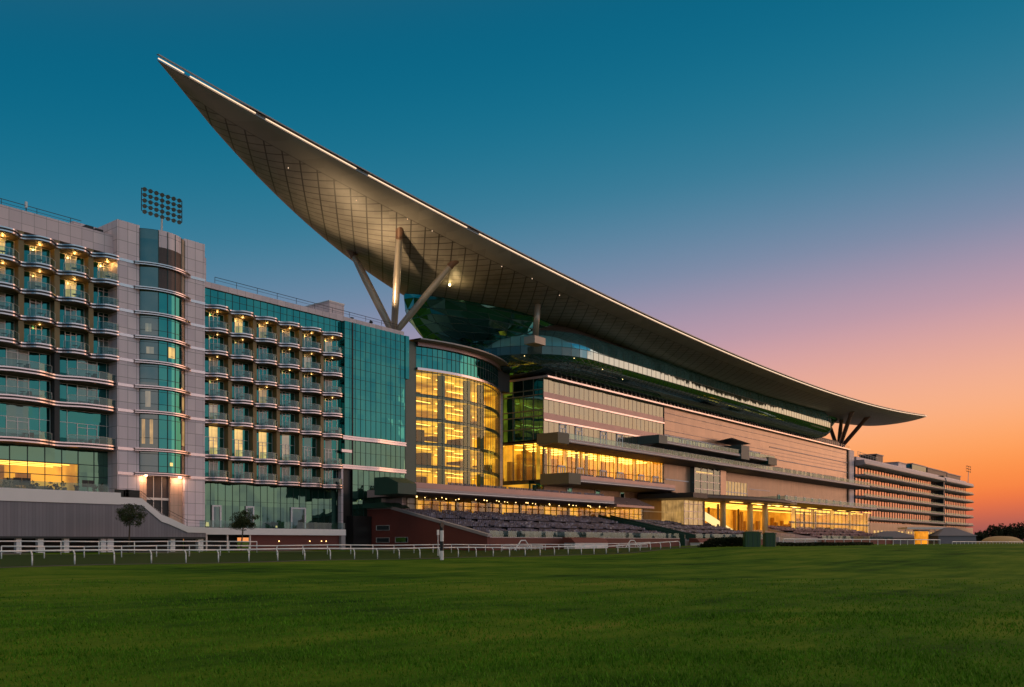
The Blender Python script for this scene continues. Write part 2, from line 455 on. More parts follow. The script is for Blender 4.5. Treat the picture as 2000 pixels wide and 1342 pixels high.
sun = bpy.data.lights.new('sun', 'SUN'); sun.energy = 1.0; sun.angle = R(50); sun.color = (1., .56, .34)
so = link('sun', sun); so.rotation_euler = Vector((math.cos(GA - .12), math.sin(GA - .12), .12)).to_track_quat('Z', 'Y').to_euler()

cam = bpy.data.cameras.new('camera'); co = link('camera', cam)
co.location = (0, 0, CAMZ); co.rotation_euler = (R(90), 0, math.atan2(-FX, FY))
cam.lens = 36 * F_PX / 2000; cam.sensor_width = 36; cam.shift_y = (HZ - 671) / 2000; cam.clip_end = 6000; cam.clip_start = .1
S.camera = co
S.view_settings.view_transform = 'Standard'; S.view_settings.look = 'None'; S.view_settings.exposure = 0; S.view_settings.gamma = 1
S.cycles.max_bounces = 8; S.cycles.transparent_max_bounces = 12; S.cycles.glossy_bounces = 4; S.cycles.diffuse_bounces = 3
S.cycles.use_denoising = True; S.cycles.sample_clamp_indirect = 4


def point(loc, power, col=(1, .6, .2), rad=.1, name='lamp'):
    l = bpy.data.lights.new(name, 'POINT'); l.energy = power; l.color = col; l.shadow_soft_size = rad
    return link(name, l, None, loc)


# ------------------------------------------------------------------ ground
def sst(x):
    x = np.clip(x, 0, 1); return x * x * (3 - 2 * x)


def ground_z(X, Y):
    X = np.asarray(X, float); Y = np.asarray(Y, float)
    s = X - 1.41 * Y - 5
    h = 1.0 * sst(s / 38) * sst((X - 45) / 50) * sst((97 - Y) / 22)
    h = h + .3 * sst((Y - 92) / 12) + .035 * np.sin(X * .31 + 1.) * np.sin(Y * .27) * sst((Y + X - 12) / 20)
    return h


def gz(x, y): return float(ground_z(x, y))


def axis(lo, hi, near0, near1, step, far):
    a = list(np.arange(near0, near1, step)); x = near0; d = step
    while x > lo: d *= far; x -= d; a.insert(0, x)
    x = a[-1]; d = step
    while x < hi: d *= far; x += d; a.append(x)
    return np.array(a)


gx = axis(-3500, 5000, -10, 200, 2.5, 1.35); gy = axis(-3500, 5000, -10, 110, 2.5, 1.35)
XX, YY = np.meshgrid(gx, gy); ZZ = ground_z(XX, YY)
g = MB(); n = len(gx)
g.v = [tuple(p) for p in np.stack([XX.ravel(), YY.ravel(), ZZ.ravel()], 1)]
g.f = [(i * n + j, i * n + j + 1, (i + 1) * n + j + 1, (i + 1) * n + j) for i in range(len(gy) - 1) for j in range(n - 1)]
tag(g.build('ground', M['grass'], None, True), 'wide dark green turf of the racecourse', None, None, 'structure')

# grass blades over the near field: tufts, thinning out with distance
def grass_blades():
    tv = []
    def band(t0, t1, dens):
        cnt = int(.5 * (t1 ** 2 - t0 ** 2) * 1.25 * dens)
        t = np.sqrt(rng.uniform(t0 ** 2, t1 ** 2, cnt)); a = rng.uniform(-.62, .62, cnt)
        return t * (FX + FY * a) , t * (FY - FX * a), t
    parts = [band(8.5, 14, 430), band(14, 21, 190), band(21, 29, 52), band(29, 40, 12)]
    x = np.concatenate([p[0] for p in parts]); y = np.concatenate([p[1] for p in parts]); t = np.concatenate([p[2] for p in parts])
    dens = .5 + .5 * np.sin(x * 1.3 + 2 * np.sin(y * .9)) * np.sin(y * 1.1 + 1.7 * np.sin(x * .6))
    keep = rng.random(len(x)) < (.35 + .65 * dens); x, y, t, dens = x[keep], y[keep], t[keep], dens[keep]
    n = len(x); z = ground_z(x, y)
    h = rng.uniform(.022, .060, n) * (.75 + .5 * dens) * (1 + t / 60); w = rng.uniform(.004, .008, n) * (1 + t / 14)
    az = rng.uniform(0, 2 * PI, n); lean = rng.uniform(.1, .8, n); la = rng.uniform(0, 2 * PI, n)
    V = np.zeros((n, 3, 3))
    V[:, 0] = np.stack([x - w * np.cos(az), y - w * np.sin(az), z - .005], 1)
    V[:, 1] = np.stack([x + w * np.cos(az), y + w * np.sin(az), z - .005], 1)
    V[:, 2] = np.stack([x + h * lean * np.cos(la), y + h * lean * np.sin(la), z + h], 1)
    me = bpy.data.meshes.new('grass'); me.vertices.add(n * 3); me.vertices.foreach_set('co', V.ravel())
    me.loops.add(n * 3); me.loops.foreach_set('vertex_index', np.arange(n * 3)); me.polygons.add(n)
    me.polygons.foreach_set('loop_start', np.arange(0, n * 3, 3)); me.update(); me.validate(); me.materials.append(M['blade'])
    tag(link('grass', me), 'short green grass blades of the near field', 'grass', None, 'stuff')


grass_blades()

def strip(name, y0, y1, x0, x1, dz, mat, label):
    m = MB(); xs = np.arange(x0, x1 + 1, 3.)
    m.sheet([[(x, y0, gz(x, y0) + dz) for x in xs], [(x, y1, gz(x, y1) + dz) for x in xs]])
    tag(m.build(name, mat), label, None, None, 'structure')


M['path'] = pbr('dark_strip', (.045, .042, .035), .9, 0, .3, .6)
M['dark_turf'] = leaf_mat('rough_turf', (.020, .048, .004), .5)  # evenly darker green than the open field
strip('path', 62.6, 64.4, 5, 128, .012, M['path'], 'narrow dark strip along the rail')  # evenly darker strip of ground beside the rail
strip('lawn', 64.4, 100, 5, 150, .006, M['dark_turf'], 'darker strip of lawn between the rails')
strip('pavement', 100.2, 127, 5, 430, .03, pbr('paved_apron', (.10, .095, .095), .85, 0, .2, .3), 'grey paved apron before the buildings')

# ------------------------------------------------------------------ running rails
def rail_fence(y, x0, x1, step, h, label, name='running_rail', goose=True, zf=None):
    th = thing(name, label, 'rail', (x0, y, gz(x0, y)), 'white running rails of the racecourse')
    xs = np.arange(x0, x1 + .01, step)
    off = .34 if goose else 0.
    m = MB(); m.path([(x, y + off, gz(x, y) + h) for x in xs], .07, 6); m.build('rail', M['rail'], th, True)
    for x in xs:
        p = MB(); z = gz(x, y)
        if goose: p.path([(x, y, z), (x, y, z + h - .36), (x, y + .05, z + h - .18), (x, y + .16, z + h - .05), (x, y + off, z + h)], .055, 6)
        else: p.tube((x, y, z), (x, y, z + h), .055, n=6)
        p.build('post', M['rail'], th, True)
    return th


rail_fence(65.8, 22.2, 124, 2.98, 1.03, 'white running rail with goosenecked posts, behind the dark strip')
rail_fence(86.6, 34.4, 152, 3.75, 1.25, 'long white running rail with straight posts, behind the goosenecked one', goose=False)
rail_fence(101.7, 38.0, 74.5, 4.3, 1.45, 'short white running rail along the podium wall', goose=False)

pa, pb = atT(1530, 1053, 150), atT(1836, 1054.5, 205)
def far_rail(pa, pb, nst, label):
    th = thing('running_rail', label, 'rail', (pa.x, pa.y, gz(pa.x, pa.y)), 'white running rails of the racecourse')
    m = MB(); m.tube(pa, pb, .09, n=6); m.build('rail', M['rail'], th)
    for i in range(nst + 1):
        p = pa.lerp(pb, i / nst); q = MB(); q.tube((p.x, p.y, gz(p.x, p.y) - .2), p, .07, n=5); q.build('post', M['rail'], th)


far_rail(pa, pb, 19, 'white rail with widely spaced posts on the rise beyond the green bins')
far_rail(atT(1860, 1058.3, 240), atT(2040, 1058.3, 330), 30, 'low distant white rail with close posts before the trees')

# white crossing gates behind the rails
def crossing_gate(x, y, label, w=5.):
    th = thing('crossing_gate', label, 'gate', (x, y, gz(x, y)), 'white framed crossing gates')
    z = gz(x, y)
    a = MB(); a.path([(x - w / 2, y, z + .1), (x - w * .12, y, z + 1.9), (x + w * .12, y, z + 1.9), (x + w / 2, y, z + .1)], .09)
    a.build('frame', M['rail'], th)
    b = MB(); b.path([(x - w / 2 - 3, y, z + .55), (x + w / 2 + 3, y, z + .55)], .06); b.path([(x - w / 2 - 3, y, z + 1.), (x + w / 2 + 3, y, z + 1.)], .06)
    for k in range(6): b.tube((x - w / 2 - 3 + k * (w + 6) / 5, y, z), (x - w / 2 - 3 + k * (w + 6) / 5, y, z + 1.05), .05, n=5)
    b.build('barrier', M['rail'], th)


crossing_gate(atY(1022, 1060, 93).x, 93, 'white A-framed crossing gate near the striped post')
crossing_gate(atY(1235, 1060, 93).x, 93, 'white A-framed crossing gate near the green stair', 6.)

# ------------------------------------------------------------------ striped distance post
p0 = atT(863, 1094, 82.6); p0.z = gz(p0.x, p0.y)
th = thing('distance_post', 'black and white banded post with a dark round top, standing before the rail', 'post', p0)
zz = [0, .85, 1.70, 2.75, 2.80]
for k, (a, b) in enumerate(((0, .85), (.85, 1.72), (1.72, 2.72), (2.72, 3.0))):
    m = MB(); r = .17 + .002 * (k % 2); m.tube((p0.x, p0.y, p0.z + a), (p0.x, p0.y, p0.z + b), r, n=16)
    m.build('band', M['white'] if k in (0, 2) else M['black'], th, False)
m = MB(); m.tube((p0.x, p0.y - .06, p0.z + 3.22), (p0.x, p0.y + .06, p0.z + 3.22), .25, n=20); m.build('disc', M['black'], th)
q = atT(855.5, 1040, 104)
th = thing('marker_sign', 'small white marker plate on a pole beside the striped post', 'sign', (q.x, q.y, gz(q.x, q.y)))
m = MB(); m.tube((q.x, q.y, gz(q.x, q.y)), q, .05); m.build('pole', M['white'], th)
m = MB(); m.frontprism([(q.x - .17, q.z - .3), (q.x + .17, q.z - .3), (q.x + .17, q.z + .3), (q.x - .17, q.z + .3)], q.y - .03, q.y + .03); m.build('plate', M['sign'], th)


# ------------------------------------------------------------------ trees, hedge
def leaf_cloud(mb, c, r, nleaf, size, seed, clumps=40):
    rd = np.random.default_rng(seed)
    d = rd.normal(size=(clumps, 3)); d /= np.linalg.norm(d, axis=1)[:, None]
    cc = d * (rd.random((clumps, 1)) ** .45) * np.array(r) * .92
    for k in range(clumps):
        m = nleaf // clumps; rr = np.array(r) * rd.uniform(.22, .38)
        q = rd.normal(size=(m, 3)); q /= np.linalg.norm(q, axis=1)[:, None]
        P = np.array(c) + cc[k] + q * rr * (rd.random((m, 1)) ** .33)
        for p in P:
            u = rd.normal(size=3); u /= np.linalg.norm(u); w = np.cross(u, rd.normal(size=3)); w /= np.linalg.norm(w)
            s = size * rd.uniform(.6, 1.3)
            b = len(mb.v)
            mb.v += [tuple(p - u * s), tuple(p + w * s * .5), tuple(p + u * s), tuple(p - w * s * .5)]; mb.f.append((b, b + 1, b + 2, b + 3))


def tree(name, label, base, h, cr, cz, nleaf, size, seed, mat, group=None, lean=0.):
    th = thing(name, label, 'tree', base, group)
    t = MB(); bx, by, bz = base
    mid = (bx + lean * .5, by, bz + cz * .55); top = (bx + lean, by, bz + cz)
    t.tube((bx, by, bz - .1), mid, .13, .10); t.tube(mid, top, .10, .06)
    rd = random.Random(seed)
    for k in range(6):
        a = rd.uniform(0, 2 * PI); st = Vector(mid).lerp(Vector(top), rd.uniform(.4, 1))
        t.tube(st, (top[0] + cr[0] * .6 * math.cos(a), top[1] + cr[1] * .6 * math.sin(a), top[2] + cr[2] * rd.uniform(-.3, .5)), .05, .015, n=5)
    t.build('trunk', M['bark'], th)
    c = MB(); leaf_cloud(c, top, cr, nleaf, size, seed); c.build('crown', mat, th)
    return th


b = atY(251, 1080, 109); b.z = gz(b.x, b.y)
tree('young_tree', 'small round tree in front of the grey ribbed wall', b, 6, (1.95, 1.8, 1.6), 4.75, 5200, .085, 3, M['leaf'], lean=.25)
b = atY(470, 1080, 109.5); b.z = gz(b.x, b.y)
tree('young_tree', 'small dense tree in front of the white framed doors', b, 6, (2.2, 2.0, 1.55), 4.45, 7000, .09, 5, M['leaf'], lean=.6)
h = MB(); rdh = np.random.default_rng(4)
pa, pb = atT(1372, 1060, 128), atT(1456, 1060, 124)
for i in range(5200):
    f = rdh.random(); hh = 1.25 * min(1, f * 3 + .15); q = pa.lerp(pb, f); z = gz(q.x, q.y) + rdh.random() ** .6 * hh * rdh.uniform(.85, 1.1)
    P = np.array((q.x + rdh.uniform(-.7, .7), q.y + rdh.uniform(-.7, .7), z)); u = rdh.normal(size=3); u /= np.linalg.norm(u); w = np.cross(u, rdh.normal(size=3)); w /= np.linalg.norm(w); s = .13
    bb = len(h.v); h.v += [tuple(P - u * s), tuple(P + w * s * .6), tuple(P + u * s), tuple(P - w * s * .6)]; h.f.append((bb, bb + 1, bb + 2, bb + 3))
tag(h.build('hedge', M['hedge']), 'low dark hedge ending at the larger green bin', 'hedge')
h = MB()
pa, pb = atT(1516, 1060, 128), atT(1700, 1060, 170)
for i in range(4200):
    f = rdh.random(); q = pa.lerp(pb, f); z = gz(q.x, q.y) + rdh.random() ** .6 * .55
    P = np.array((q.x + rdh.uniform(-.6, .6), q.y + rdh.uniform(-.6, .6), z)); u = rdh.normal(size=3); u /= np.linalg.norm(u); w = np.cross(u, rdh.normal(size=3)); w /= np.linalg.norm(w); s = .15
    bb = len(h.v); h.v += [tuple(P - u * s), tuple(P + w * s * .6), tuple(P + u * s), tuple(P - w * s * .6)]; h.f.append((bb, bb + 1, bb + 2, bb + 3))
tag(h.build('hedge', M['hedge']), 'low dark hedge behind the widely spaced white rail', 'hedge')

def bin_box(px0, px1, py, t, label):
    a, b = atT(px0, py, t), atT(px1, py, t); c = (a + b) / 2; wv = (b - a).length; z0 = gz(c.x, c.y)
    th = thing('storage_bin', label, 'bin', (c.x, c.y, z0), 'green bins on the turf')
    hgt = c.z - z0; m = MB(); d = 1.1
    rv = Vector((FY, -FX)); fv = Vector((FX, FY))
    def P(u, w): return (c.x + rv.x * u + fv.x * w, c.y + rv.y * u + fv.y * w)
    m.prism([P(-wv / 2 + .1, 0), P(wv / 2 - .1, 0), P(wv / 2, .12), P(wv / 2, d), P(-wv / 2, d), P(-wv / 2, .12)], z0, z0 + hgt * .9); m.build('body', M['binpaint'], th)
    l = MB(); l.prism([P(-wv / 2 - .04, -.04), P(wv / 2 + .04, -.04), P(wv / 2 + .04, d + .04), P(-wv / 2 - .04, d + .04)], z0 + hgt * .9, z0 + hgt * .95)
    l.prism([P(-wv / 2 + .2, .2), P(wv / 2 - .2, .2), P(wv / 2 - .2, d - .2), P(-wv / 2 + .2, d - .2)], z0 + hgt * .95, z0 + hgt); l.build('lid', M['binpaint'], th)
    k = MB()
    for u in (-.3, 0, .3): k.prism([P(u * wv - .05, -.05), P(u * wv + .05, -.05), P(u * wv + .05, .0), P(u * wv - .05, .0)], z0 + .1, z0 + hgt * .85)
    k.build('rib', M['green'], th)


bin_box(1455, 1487, 1038, 121, 'larger dark green bin beside the hedge')
bin_box(1494, 1516, 1040, 123, 'smaller green bin standing apart from the hedge')

# ------------------------------------------------------------------ balconies of the hotel wings
BAY = 4.68
PIER_Y = 125.35
GLASS_Y = 126.6
FLOORS = [42.4, 38.8, 35.2, 31.65, 28.1, 24.45, 20.8, 15.3, 11.75]


def bump(s, end=False):
    f = 1.50 + 1.40 * (1 - math.cos(PI * s) ** 4) if not end or s < .5 else .25 + 2.65 * (1 - ((s - .5) * 2) ** 3.2)
    return f


def wave_outline(w, end=False, n=22, start=0.):
    return [(w * i / n, -bump(i / n, end)) for i in range(n + 1)]


def slab_meshes(w, end=False):
    """one balcony: steel fascia with a dark groove, soffit and floor; origin at the left pier on the glass line, floor level z = 0"""
    o = wave_outline(w, end)
    prof = [(-.05, .13), (.06, .10), (.06, -.08), (-.16, -.09), (-.16, -.32), (.04, -.33), (.04, -.50), (-.25, -.60)]
    f = MB(); f.sheet([[(x, y - d, z) for x, y in o] for d, z in prof])
    gmb = MB(); gmb.sheet([[(x, y + .155, -.092) for x, y in o], [(x, y + .155, -.318) for x, y in o]])
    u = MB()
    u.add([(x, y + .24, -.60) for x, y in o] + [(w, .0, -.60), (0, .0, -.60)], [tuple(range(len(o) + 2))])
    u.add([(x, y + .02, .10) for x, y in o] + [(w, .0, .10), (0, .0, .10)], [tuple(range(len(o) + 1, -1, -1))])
    bal = MB(); i0, i1 = 3, len(o) - 2
    bal.sheet([[(x, y + .16, .10) for x, y in o[i0:i1]], [(x, y + .16, 1.12) for x, y in o[i0:i1]]])
    rl = MB(); rl.path([(x, y + .16, 1.14) for x, y in o[i0:i1]], .028, 5)
    for k in (i0, (i0 + i1) // 2, i1 - 1): rl.tube((o[k][0], o[k][1] + .16, .1), (o[k][0], o[k][1] + .16, 1.14), .022, n=4)
    return f, gmb, u, bal, rl


def raw(mb, name, mat, smooth=False):
    me = bpy.data.meshes.new(name); me.from_pydata(mb.v, [], mb.f); me.materials.append(mat)
    if smooth: me.polygons.foreach_set('use_smooth', [True] * len(me.polygons))
    me.update(); return me


BALC = {}
for key, w, e in (('single', BAY, False), ('single_end', BAY, True), ('double', BAY * 2, False), ('double_end', BAY * 2, True)):
    f, gm, u, bl, rl = slab_meshes(w, e)
    BALC[key] = (raw(f, 'balcony', M['steel']), raw(gm, 'groove', M['fascia_dark']), raw(u, 'soffit', M['soffit']),
                 raw(bl, 'balustrade', M['balustrade']), raw(rl, 'handrail', M['alu']))
dl = MB(); dl.tube((0, 0, 0), (0, 0, -.05), .09, n=8); DL = raw(dl, 'downlight', M['lamp_spot'])


def window_meshes(w, h, kind):
    fr, pa, pb, dr = MB(), MB(), MB(), MB()
    x0, x1 = .45, w - .45
    if w < 6: cuts = [x0, x0 + (x1 - x0) * .30, x0 + (x1 - x0) * .50, x0 + (x1 - x0) * .70, x1]; doors = (1, 2)
    else: cuts = [x0 + (x1 - x0) * k / 6 for k in range(7)]; doors = (2, 3)
    for i in range(len(cuts) - 1):
        tgt = dr if i in doors else pa if i < doors[0] else pb
        top = h - .1
        tgt.quad((cuts[i], 0, .1), (cuts[i + 1], 0, .1), (cuts[i + 1], 0, top), (cuts[i], 0, top))
    for i, c in enumerate(cuts):
        d = any(i in (k, k + 1) for k in doors)
        t = .055 if d else .035
        fr.box(c - t, c + t, -.07, .02, .1, min(h, 3.0) if d else h - .1)
    fr.box(x0, x1, -.06, .02, h - .16, h - .08)
    for k in doors: fr.box(cuts[k], cuts[k + 1], -.065, .02, min(h - .5, 2.45), min(h - .5, 2.45) + .08)
    if h > 4.5: fr.box(x0, x1, -.05, .02, 3.0, 3.07)
    return fr, pa, dr, pb


WIN = {}
for key, w, h in (('s', BAY, 3.05), ('d', BAY * 2, 3.05), ('st', BAY, 4.9), ('dt', BAY * 2, 4.9)):
    a, b, c, e_ = window_meshes(w, h, key)
    WIN[key] = (raw(a, 'window', M['alu']), raw(b, 'pane', M['glass_room']), raw(c, 'door_pane', M['glass_door']), raw(e_, 'pane', M['glass_room']))
LIT = {}
for key in WIN:
    for L, mt in (('lit_a', 'lit_a'), ('lit_b', 'lit_b'), ('lit_c', 'lit_c'), ('dark', 'glass_room'), ('half', 'glass_door'), ('pale', 'glass_curtain')):
        me = WIN[key][2].copy(); me.materials.clear(); me.materials.append(M[mt]); LIT[key, L] = me


def make_furniture():
    t = MB(); t.tube((0, 0, .70), (0, 0, .74), .38, n=12); t.tube((0, 0, .04), (0, 0, .70), .04, n=6); t.tube((0, 0, 0), (0, 0, .04), .24, n=10)
    c = MB(); c.box(-.28, .28, -.28, .28, .36, .44); c.box(-.28, .28, .22, .30, .44, .92)
    c.box(-.30, -.24, -.28, .28, .44, .66); c.box(.24, .30, -.28, .28, .44, .66)
    for sx in (-1, 1):
        for sy in (-1, 1): c.box(sx * .26 - .03, sx * .26 + .03, sy * .26 - .03, sy * .26 + .03, 0, .36)
    return raw(t, 'balcony_table', M['furn']), raw(c, 'balcony_chair', M['furn'])


TABLE, CHAIR = make_furniture()


def balcony(root, key, x, z, win, lit=None, wh='s', canopy=False, spot=False, furn=None, power=0):
    o0 = root.location; rel = Vector((x, GLASS_Y, z)) - o0
    ms = BALC[key]
    b = link('canopy_slab' if canopy else 'balcony', ms[0], root, rel)
    link('groove', ms[1], b); link('soffit', ms[2], b)
    w = BAY * (2 if 'double' in key else 1)
    if not canopy: link('balustrade', ms[3], b); link('handrail', ms[4], b)
    if spot:
        link('downlight', DL, b, (w * .52, -1.1, -.60))
        if power: point((x + w * .52, GLASS_Y - 1.1, z - .80), power, (1., .55, .14), .12)
    if win:
        f = link('window', WIN[wh][0], root, rel + Vector((0, -.09, 0)))
        link('pane', WIN[wh][1], f); link('pane', WIN[wh][3], f); link('door_pane', LIT[wh, lit] if lit else LIT[wh, random.Random(int(x * 7 + z * 13)).choice(('dark', 'half', 'pale', 'half'))], f)
    if furn and not canopy:
        rd = random.Random(int(x * 31 + z * 17)); fx = x + w * rd.uniform(.42, .55)
        t = link('balcony_table', TABLE, None, (fx, GLASS_Y - 1.55, z + .10)); tag(t, 'dark table on ' + furn, 'table', 'dark balcony tables')
        c = link('balcony_chair', CHAIR, None, (fx + rd.uniform(.75, .95), GLASS_Y - 1.45, z + .10)); c.rotation_euler.z = rd.uniform(-.9, -.3)
        tag(c, 'dark armchair on ' + furn, 'chair', 'dark balcony chairs')


def bay_pier(root, x, z0, z1, mat='gold'):
    m = MB(); m.box(x - .36, x + .36, PIER_Y, GLASS_Y + .2, z0, z1); m.build('pier', M[mat], root)


def curtain_grid(m, x0, x1, y, z0, z1, dx, zs, t=.05, d=.06):
    n = max(1, round((x1 - x0) / dx))
    for i in range(n + 1):
        x = x0 + (x1 - x0) * i / n; m.box(x - t, x + t, y - d, y, z0, z1)
    for z in zs: m.box(x0, x1, y - d * .8, y, z - t, z + t)


def roof_rail(name, label, x0, x1, y, z, step=6.):
    th = thing(name, label, 'railing', (x0, y, z), 'thin roof railings')
    m = MB(); m.tube((x0, y, z + .95), (x1, y, z + .95), .045, n=5); m.tube((x0, y, z + .5), (x1, y, z + .5), .03, n=4); m.build('rail', M['dark'], th)
    x = x0
    while x <= x1:
        p = MB(); p.tube((x, y, z), (x, y, z + .97), .04, n=4); p.build('post', M['dark'], th); x += step


# ---- left hotel wing
hw = thing('hotel_wing', 'hotel wing with a tall pale parapet, scalloped balconies and a screened terrace at its foot', 'hotel', (57, 127, 8))
XA = [42.9 + BAY * i for i in range(6)]                 # 42.9 ... 66.3
m = MB(); m.box(40, 66.8, GLASS_Y + .25, 150, 14.4, 43.0); m.box(40, 66.8, 135, 150, 0, 14.4); m.box(60.7, 66.8, GLASS_Y + .25, 135, 0, 14.4)
m.build('core', M['void'], hw)
m = MB(); m.quad((40, GLASS_Y + .15, 14.4), (66.8, GLASS_Y + .15, 14.4), (66.8, GLASS_Y + .15, 43), (40, GLASS_Y + .15, 43))
m.quad((60.6, GLASS_Y + .15, 8.2), (65, GLASS_Y + .15, 8.2), (65, GLASS_Y + .15, 14.4), (60.6, GLASS_Y + .15, 14.4))
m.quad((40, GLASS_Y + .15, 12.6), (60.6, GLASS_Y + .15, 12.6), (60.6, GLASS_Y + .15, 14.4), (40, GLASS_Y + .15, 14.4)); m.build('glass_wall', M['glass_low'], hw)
m = MB(); m.quad((40, GLASS_Y + .15, 8.2), (60.6, GLASS_Y + .15, 8.2), (60.6, GLASS_Y + .15, 12.6), (40, GLASS_Y + .15, 12.6)); m.build('hall_glass', M['glass_clear'], hw)
m = MB(); curtain_grid(m, 40, 65, GLASS_Y + .14, 8.2, 14.7, 2.2, [10.9, 12.6], .05); m.build('mullion', M['mull'], hw)
m = MB(); m.box(40, 66.8, 125.3, 150, 43.0, 45.8); m.build('parapet', M['panel_band'], hw)
m = MB(); m.box(65.0, 66.8, 126.5, 126.74, 8.2, 43.0); m.build('glass_strip', M['glass'], hw)
for i, x in enumerate(XA[1:5]):
    bay_pier(hw, x, 27.6, 43.0)
for x in (XA[1], XA[3]): bay_pier(hw, x, 15.0, 27.6, 'void')
LITA = {(1, 1): 'lit_a', (1, 3): 'lit_b', (1, 4): 'lit_c', (2, 3): 'lit_a'}
for r in range(5):
    for k in range(1, 5):
        key = 'single_end' if k == 4 else 'single'
        z = FLOORS[r]
        where = 'tall parapet wing balcony, %s row down, %s bay from the tower' % (ORD[max(0, r - 1)], ORD[4 - k])
        sp_ = r == 0 or (r == 1 and k != 4) or (r == 3 and k == 2)
        pw = 62 if r == 0 else (34 if r == 1 and k != 4 else (10 if sp_ else 0))
        balcony(hw, key, XA[k], z, r > 0, LITA.get((r, k)), canopy=r == 0, spot=sp_, furn=where, power=pw)
for r in (5, 6, 7):
    for k in (1, 3):
        key = 'double_end' if k == 3 else 'double'
        tall = r == 7
        where = 'tall parapet wing wide balcony, %s wide row down, %s the tower' % (ORD[r - 5], 'beside' if k == 3 else 'farther from')
        balcony(hw, key, XA[k], FLOORS[r], True, None, 'dt' if tall else 'd', furn=where)
# lit hall behind the terrace of the left wing

def hall(root, x0, x1, y0, y1, z0, z1, nstrip=3, fit=0, seed=1, wall='warmwall', lamp='lamp_soft', lw=.25, left=True, cross=False):
    """a lit room: floor, ceiling, back and side walls, ceiling strip lights and dark fittings"""
    w = MB(); t = .12
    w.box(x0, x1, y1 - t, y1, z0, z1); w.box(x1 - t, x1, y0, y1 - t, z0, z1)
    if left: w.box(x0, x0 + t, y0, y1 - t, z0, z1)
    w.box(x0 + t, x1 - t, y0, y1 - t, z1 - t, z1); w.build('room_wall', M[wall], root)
    f = MB(); f.box(x0 + t, x1 - t, y0, y1 - t, z0, z0 + .1); f.build('room_floor', M['warmfloor'], root)
    rd = random.Random(seed)
    for k in range(nstrip):
        l = MB()
        if cross:
            xx = x0 + (x1 - x0) * (k + .5) / nstrip; l.box(xx - lw, xx + lw, y0 + 1., y1 - .8, z1 - t - .08, z1 - t - .02)
        else:
            yy = y0 + (y1 - y0) * (k + .5) / nstrip; l.box(x0 + .6, x1 - .6, yy - lw, yy + lw, z1 - t - .08, z1 - t - .02)
        l.build('ceiling_light', M[lamp], root)
    if fit:
        b = MB()
        for k in range(fit):
            x = rd.uniform(x0 + .6, x1 - 1.2); ww = rd.uniform(.4, 1.8); hh = rd.choice((.9, 1.1, 2.3, z1 - z0 - .3)); yy = rd.uniform(y0 + 2, y1 - .8)
            if hh > 2.5: ww = rd.uniform(.5, .9)
            b.box(x, x + ww, yy, yy + .5, z0 + .1, z0 + hh)
        b.build('fittings', M['intdark'], root)
        b = MB(); x = x0 + .8
        while x < x1 - 3:
            ww = rd.uniform(.8, 2.6); hh = rd.uniform(.45, .95) * (z1 - z0)
            if rd.random() < .6:
                b = MB(); b.box(x, x + ww, y1 - .5 - rd.random(), y1 - .2, z0 + .1, z0 + hh); b.build('wall_screen', M['intmid'], root)
            x += ww + rd.uniform(.3, 2.5)
        b = MB(); x = x0 + 1.5
        while x < x1 - 2:
            if rd.random() < .7: b.box(x, x + rd.uniform(.5, 1.1), y0 + rd.uniform(.8, 2.2), y0 + rd.uniform(2.3, 2.9), z0 + .1, z0 + rd.uniform(.8, 1.25))
            x += rd.uniform(1.0, 2.4)
        b.build('tables', M['intdark'], root)


hall(hw, 40.2, 60.5, GLASS_Y + .35, 134.5, 8.2, 12.7, 3, 7, 2, lamp='lamp_soft', lw=.12)

# ---- stair tower between the wings
tw = thing('stair_tower', 'pale panelled tower with a bowed glass bay, between the two hotel wings', 'tower', (71.7, 124, 4))
TY = 124.0
def arcY(x, d=1.5, c=71.7, hw_=3.6): return TY - d * (1 - ((x - c) / hw_) ** 2)
m = MB(); m.box(64.75, 68.1, TY, 142, 7.6, 47.8); m.box(75.3, 78.75, TY, 142, 2.5, 47.8)
m.box(68.1, 75.3, TY + 3, 142, 12.2, 47.3); m.box(68.1, 75.3, TY + 5, 142, 2.5, 12.2); m.build('panel_wall', M['panel'], tw)
def arc_sheet(name, x0, x1, z0, z1, mat, d=1.5, n=8):
    s_ = MB(); xs = [x0 + (x1 - x0) * i / n for i in range(n + 1)]
    s_.sheet([[(x, arcY(x, d), z0) for x in xs], [(x, arcY(x, d), z1) for x in xs]]); return s_.build(name, mat, tw)
arc_sheet('glass_bay', 68.1, 70.3, 11.9, 47.4, M['glass_tower'])
arc_sheet('glass_bay', 70.3, 74.3, 11.9, 38.8, M['glass'])
arc_sheet('panel_bay', 70.3, 74.3, 45.0, 47.5, M['panel'])
arc_sheet('glass_bay', 74.3, 75.3, 11.9, 38.8, M['glass_amber'])
arc_sheet('panel_bay', 74.3, 75.3, 38.8, 47.4, pbr('tan_panel', (.42, .33, .25), .45, .1, panel=(1.2, 1.78, .03)))
m = MB(); m.add([(x, arcY(x), 47.45) for x in [68.1 + .72 * i for i in range(11)]] + [(75.3, TY + 3.2, 47.45), (68.1, TY + 3.2, 47.45)], [tuple(range(13))]); m.build('bay_roof', M['panel_band'], tw)
LV = pbr('brown_louvre', (.085, .06, .055), .45, .3, .1, .5, panel=(9., .16, .03), line=.6)
for z0, z1 in ((38.9, 41.9), (42.1, 45.0)):
    arc_sheet('louvre', 70.3, 74.3, z0, z1, LV)
sm = MB()
for x in (68.1, 70.3, 71.63, 72.97, 74.3, 75.3): sm.box(x - .05, x + .05, arcY(x) - .06, arcY(x) + .05, 11.9, 47.4)
zf = FLOORS + [11.75]
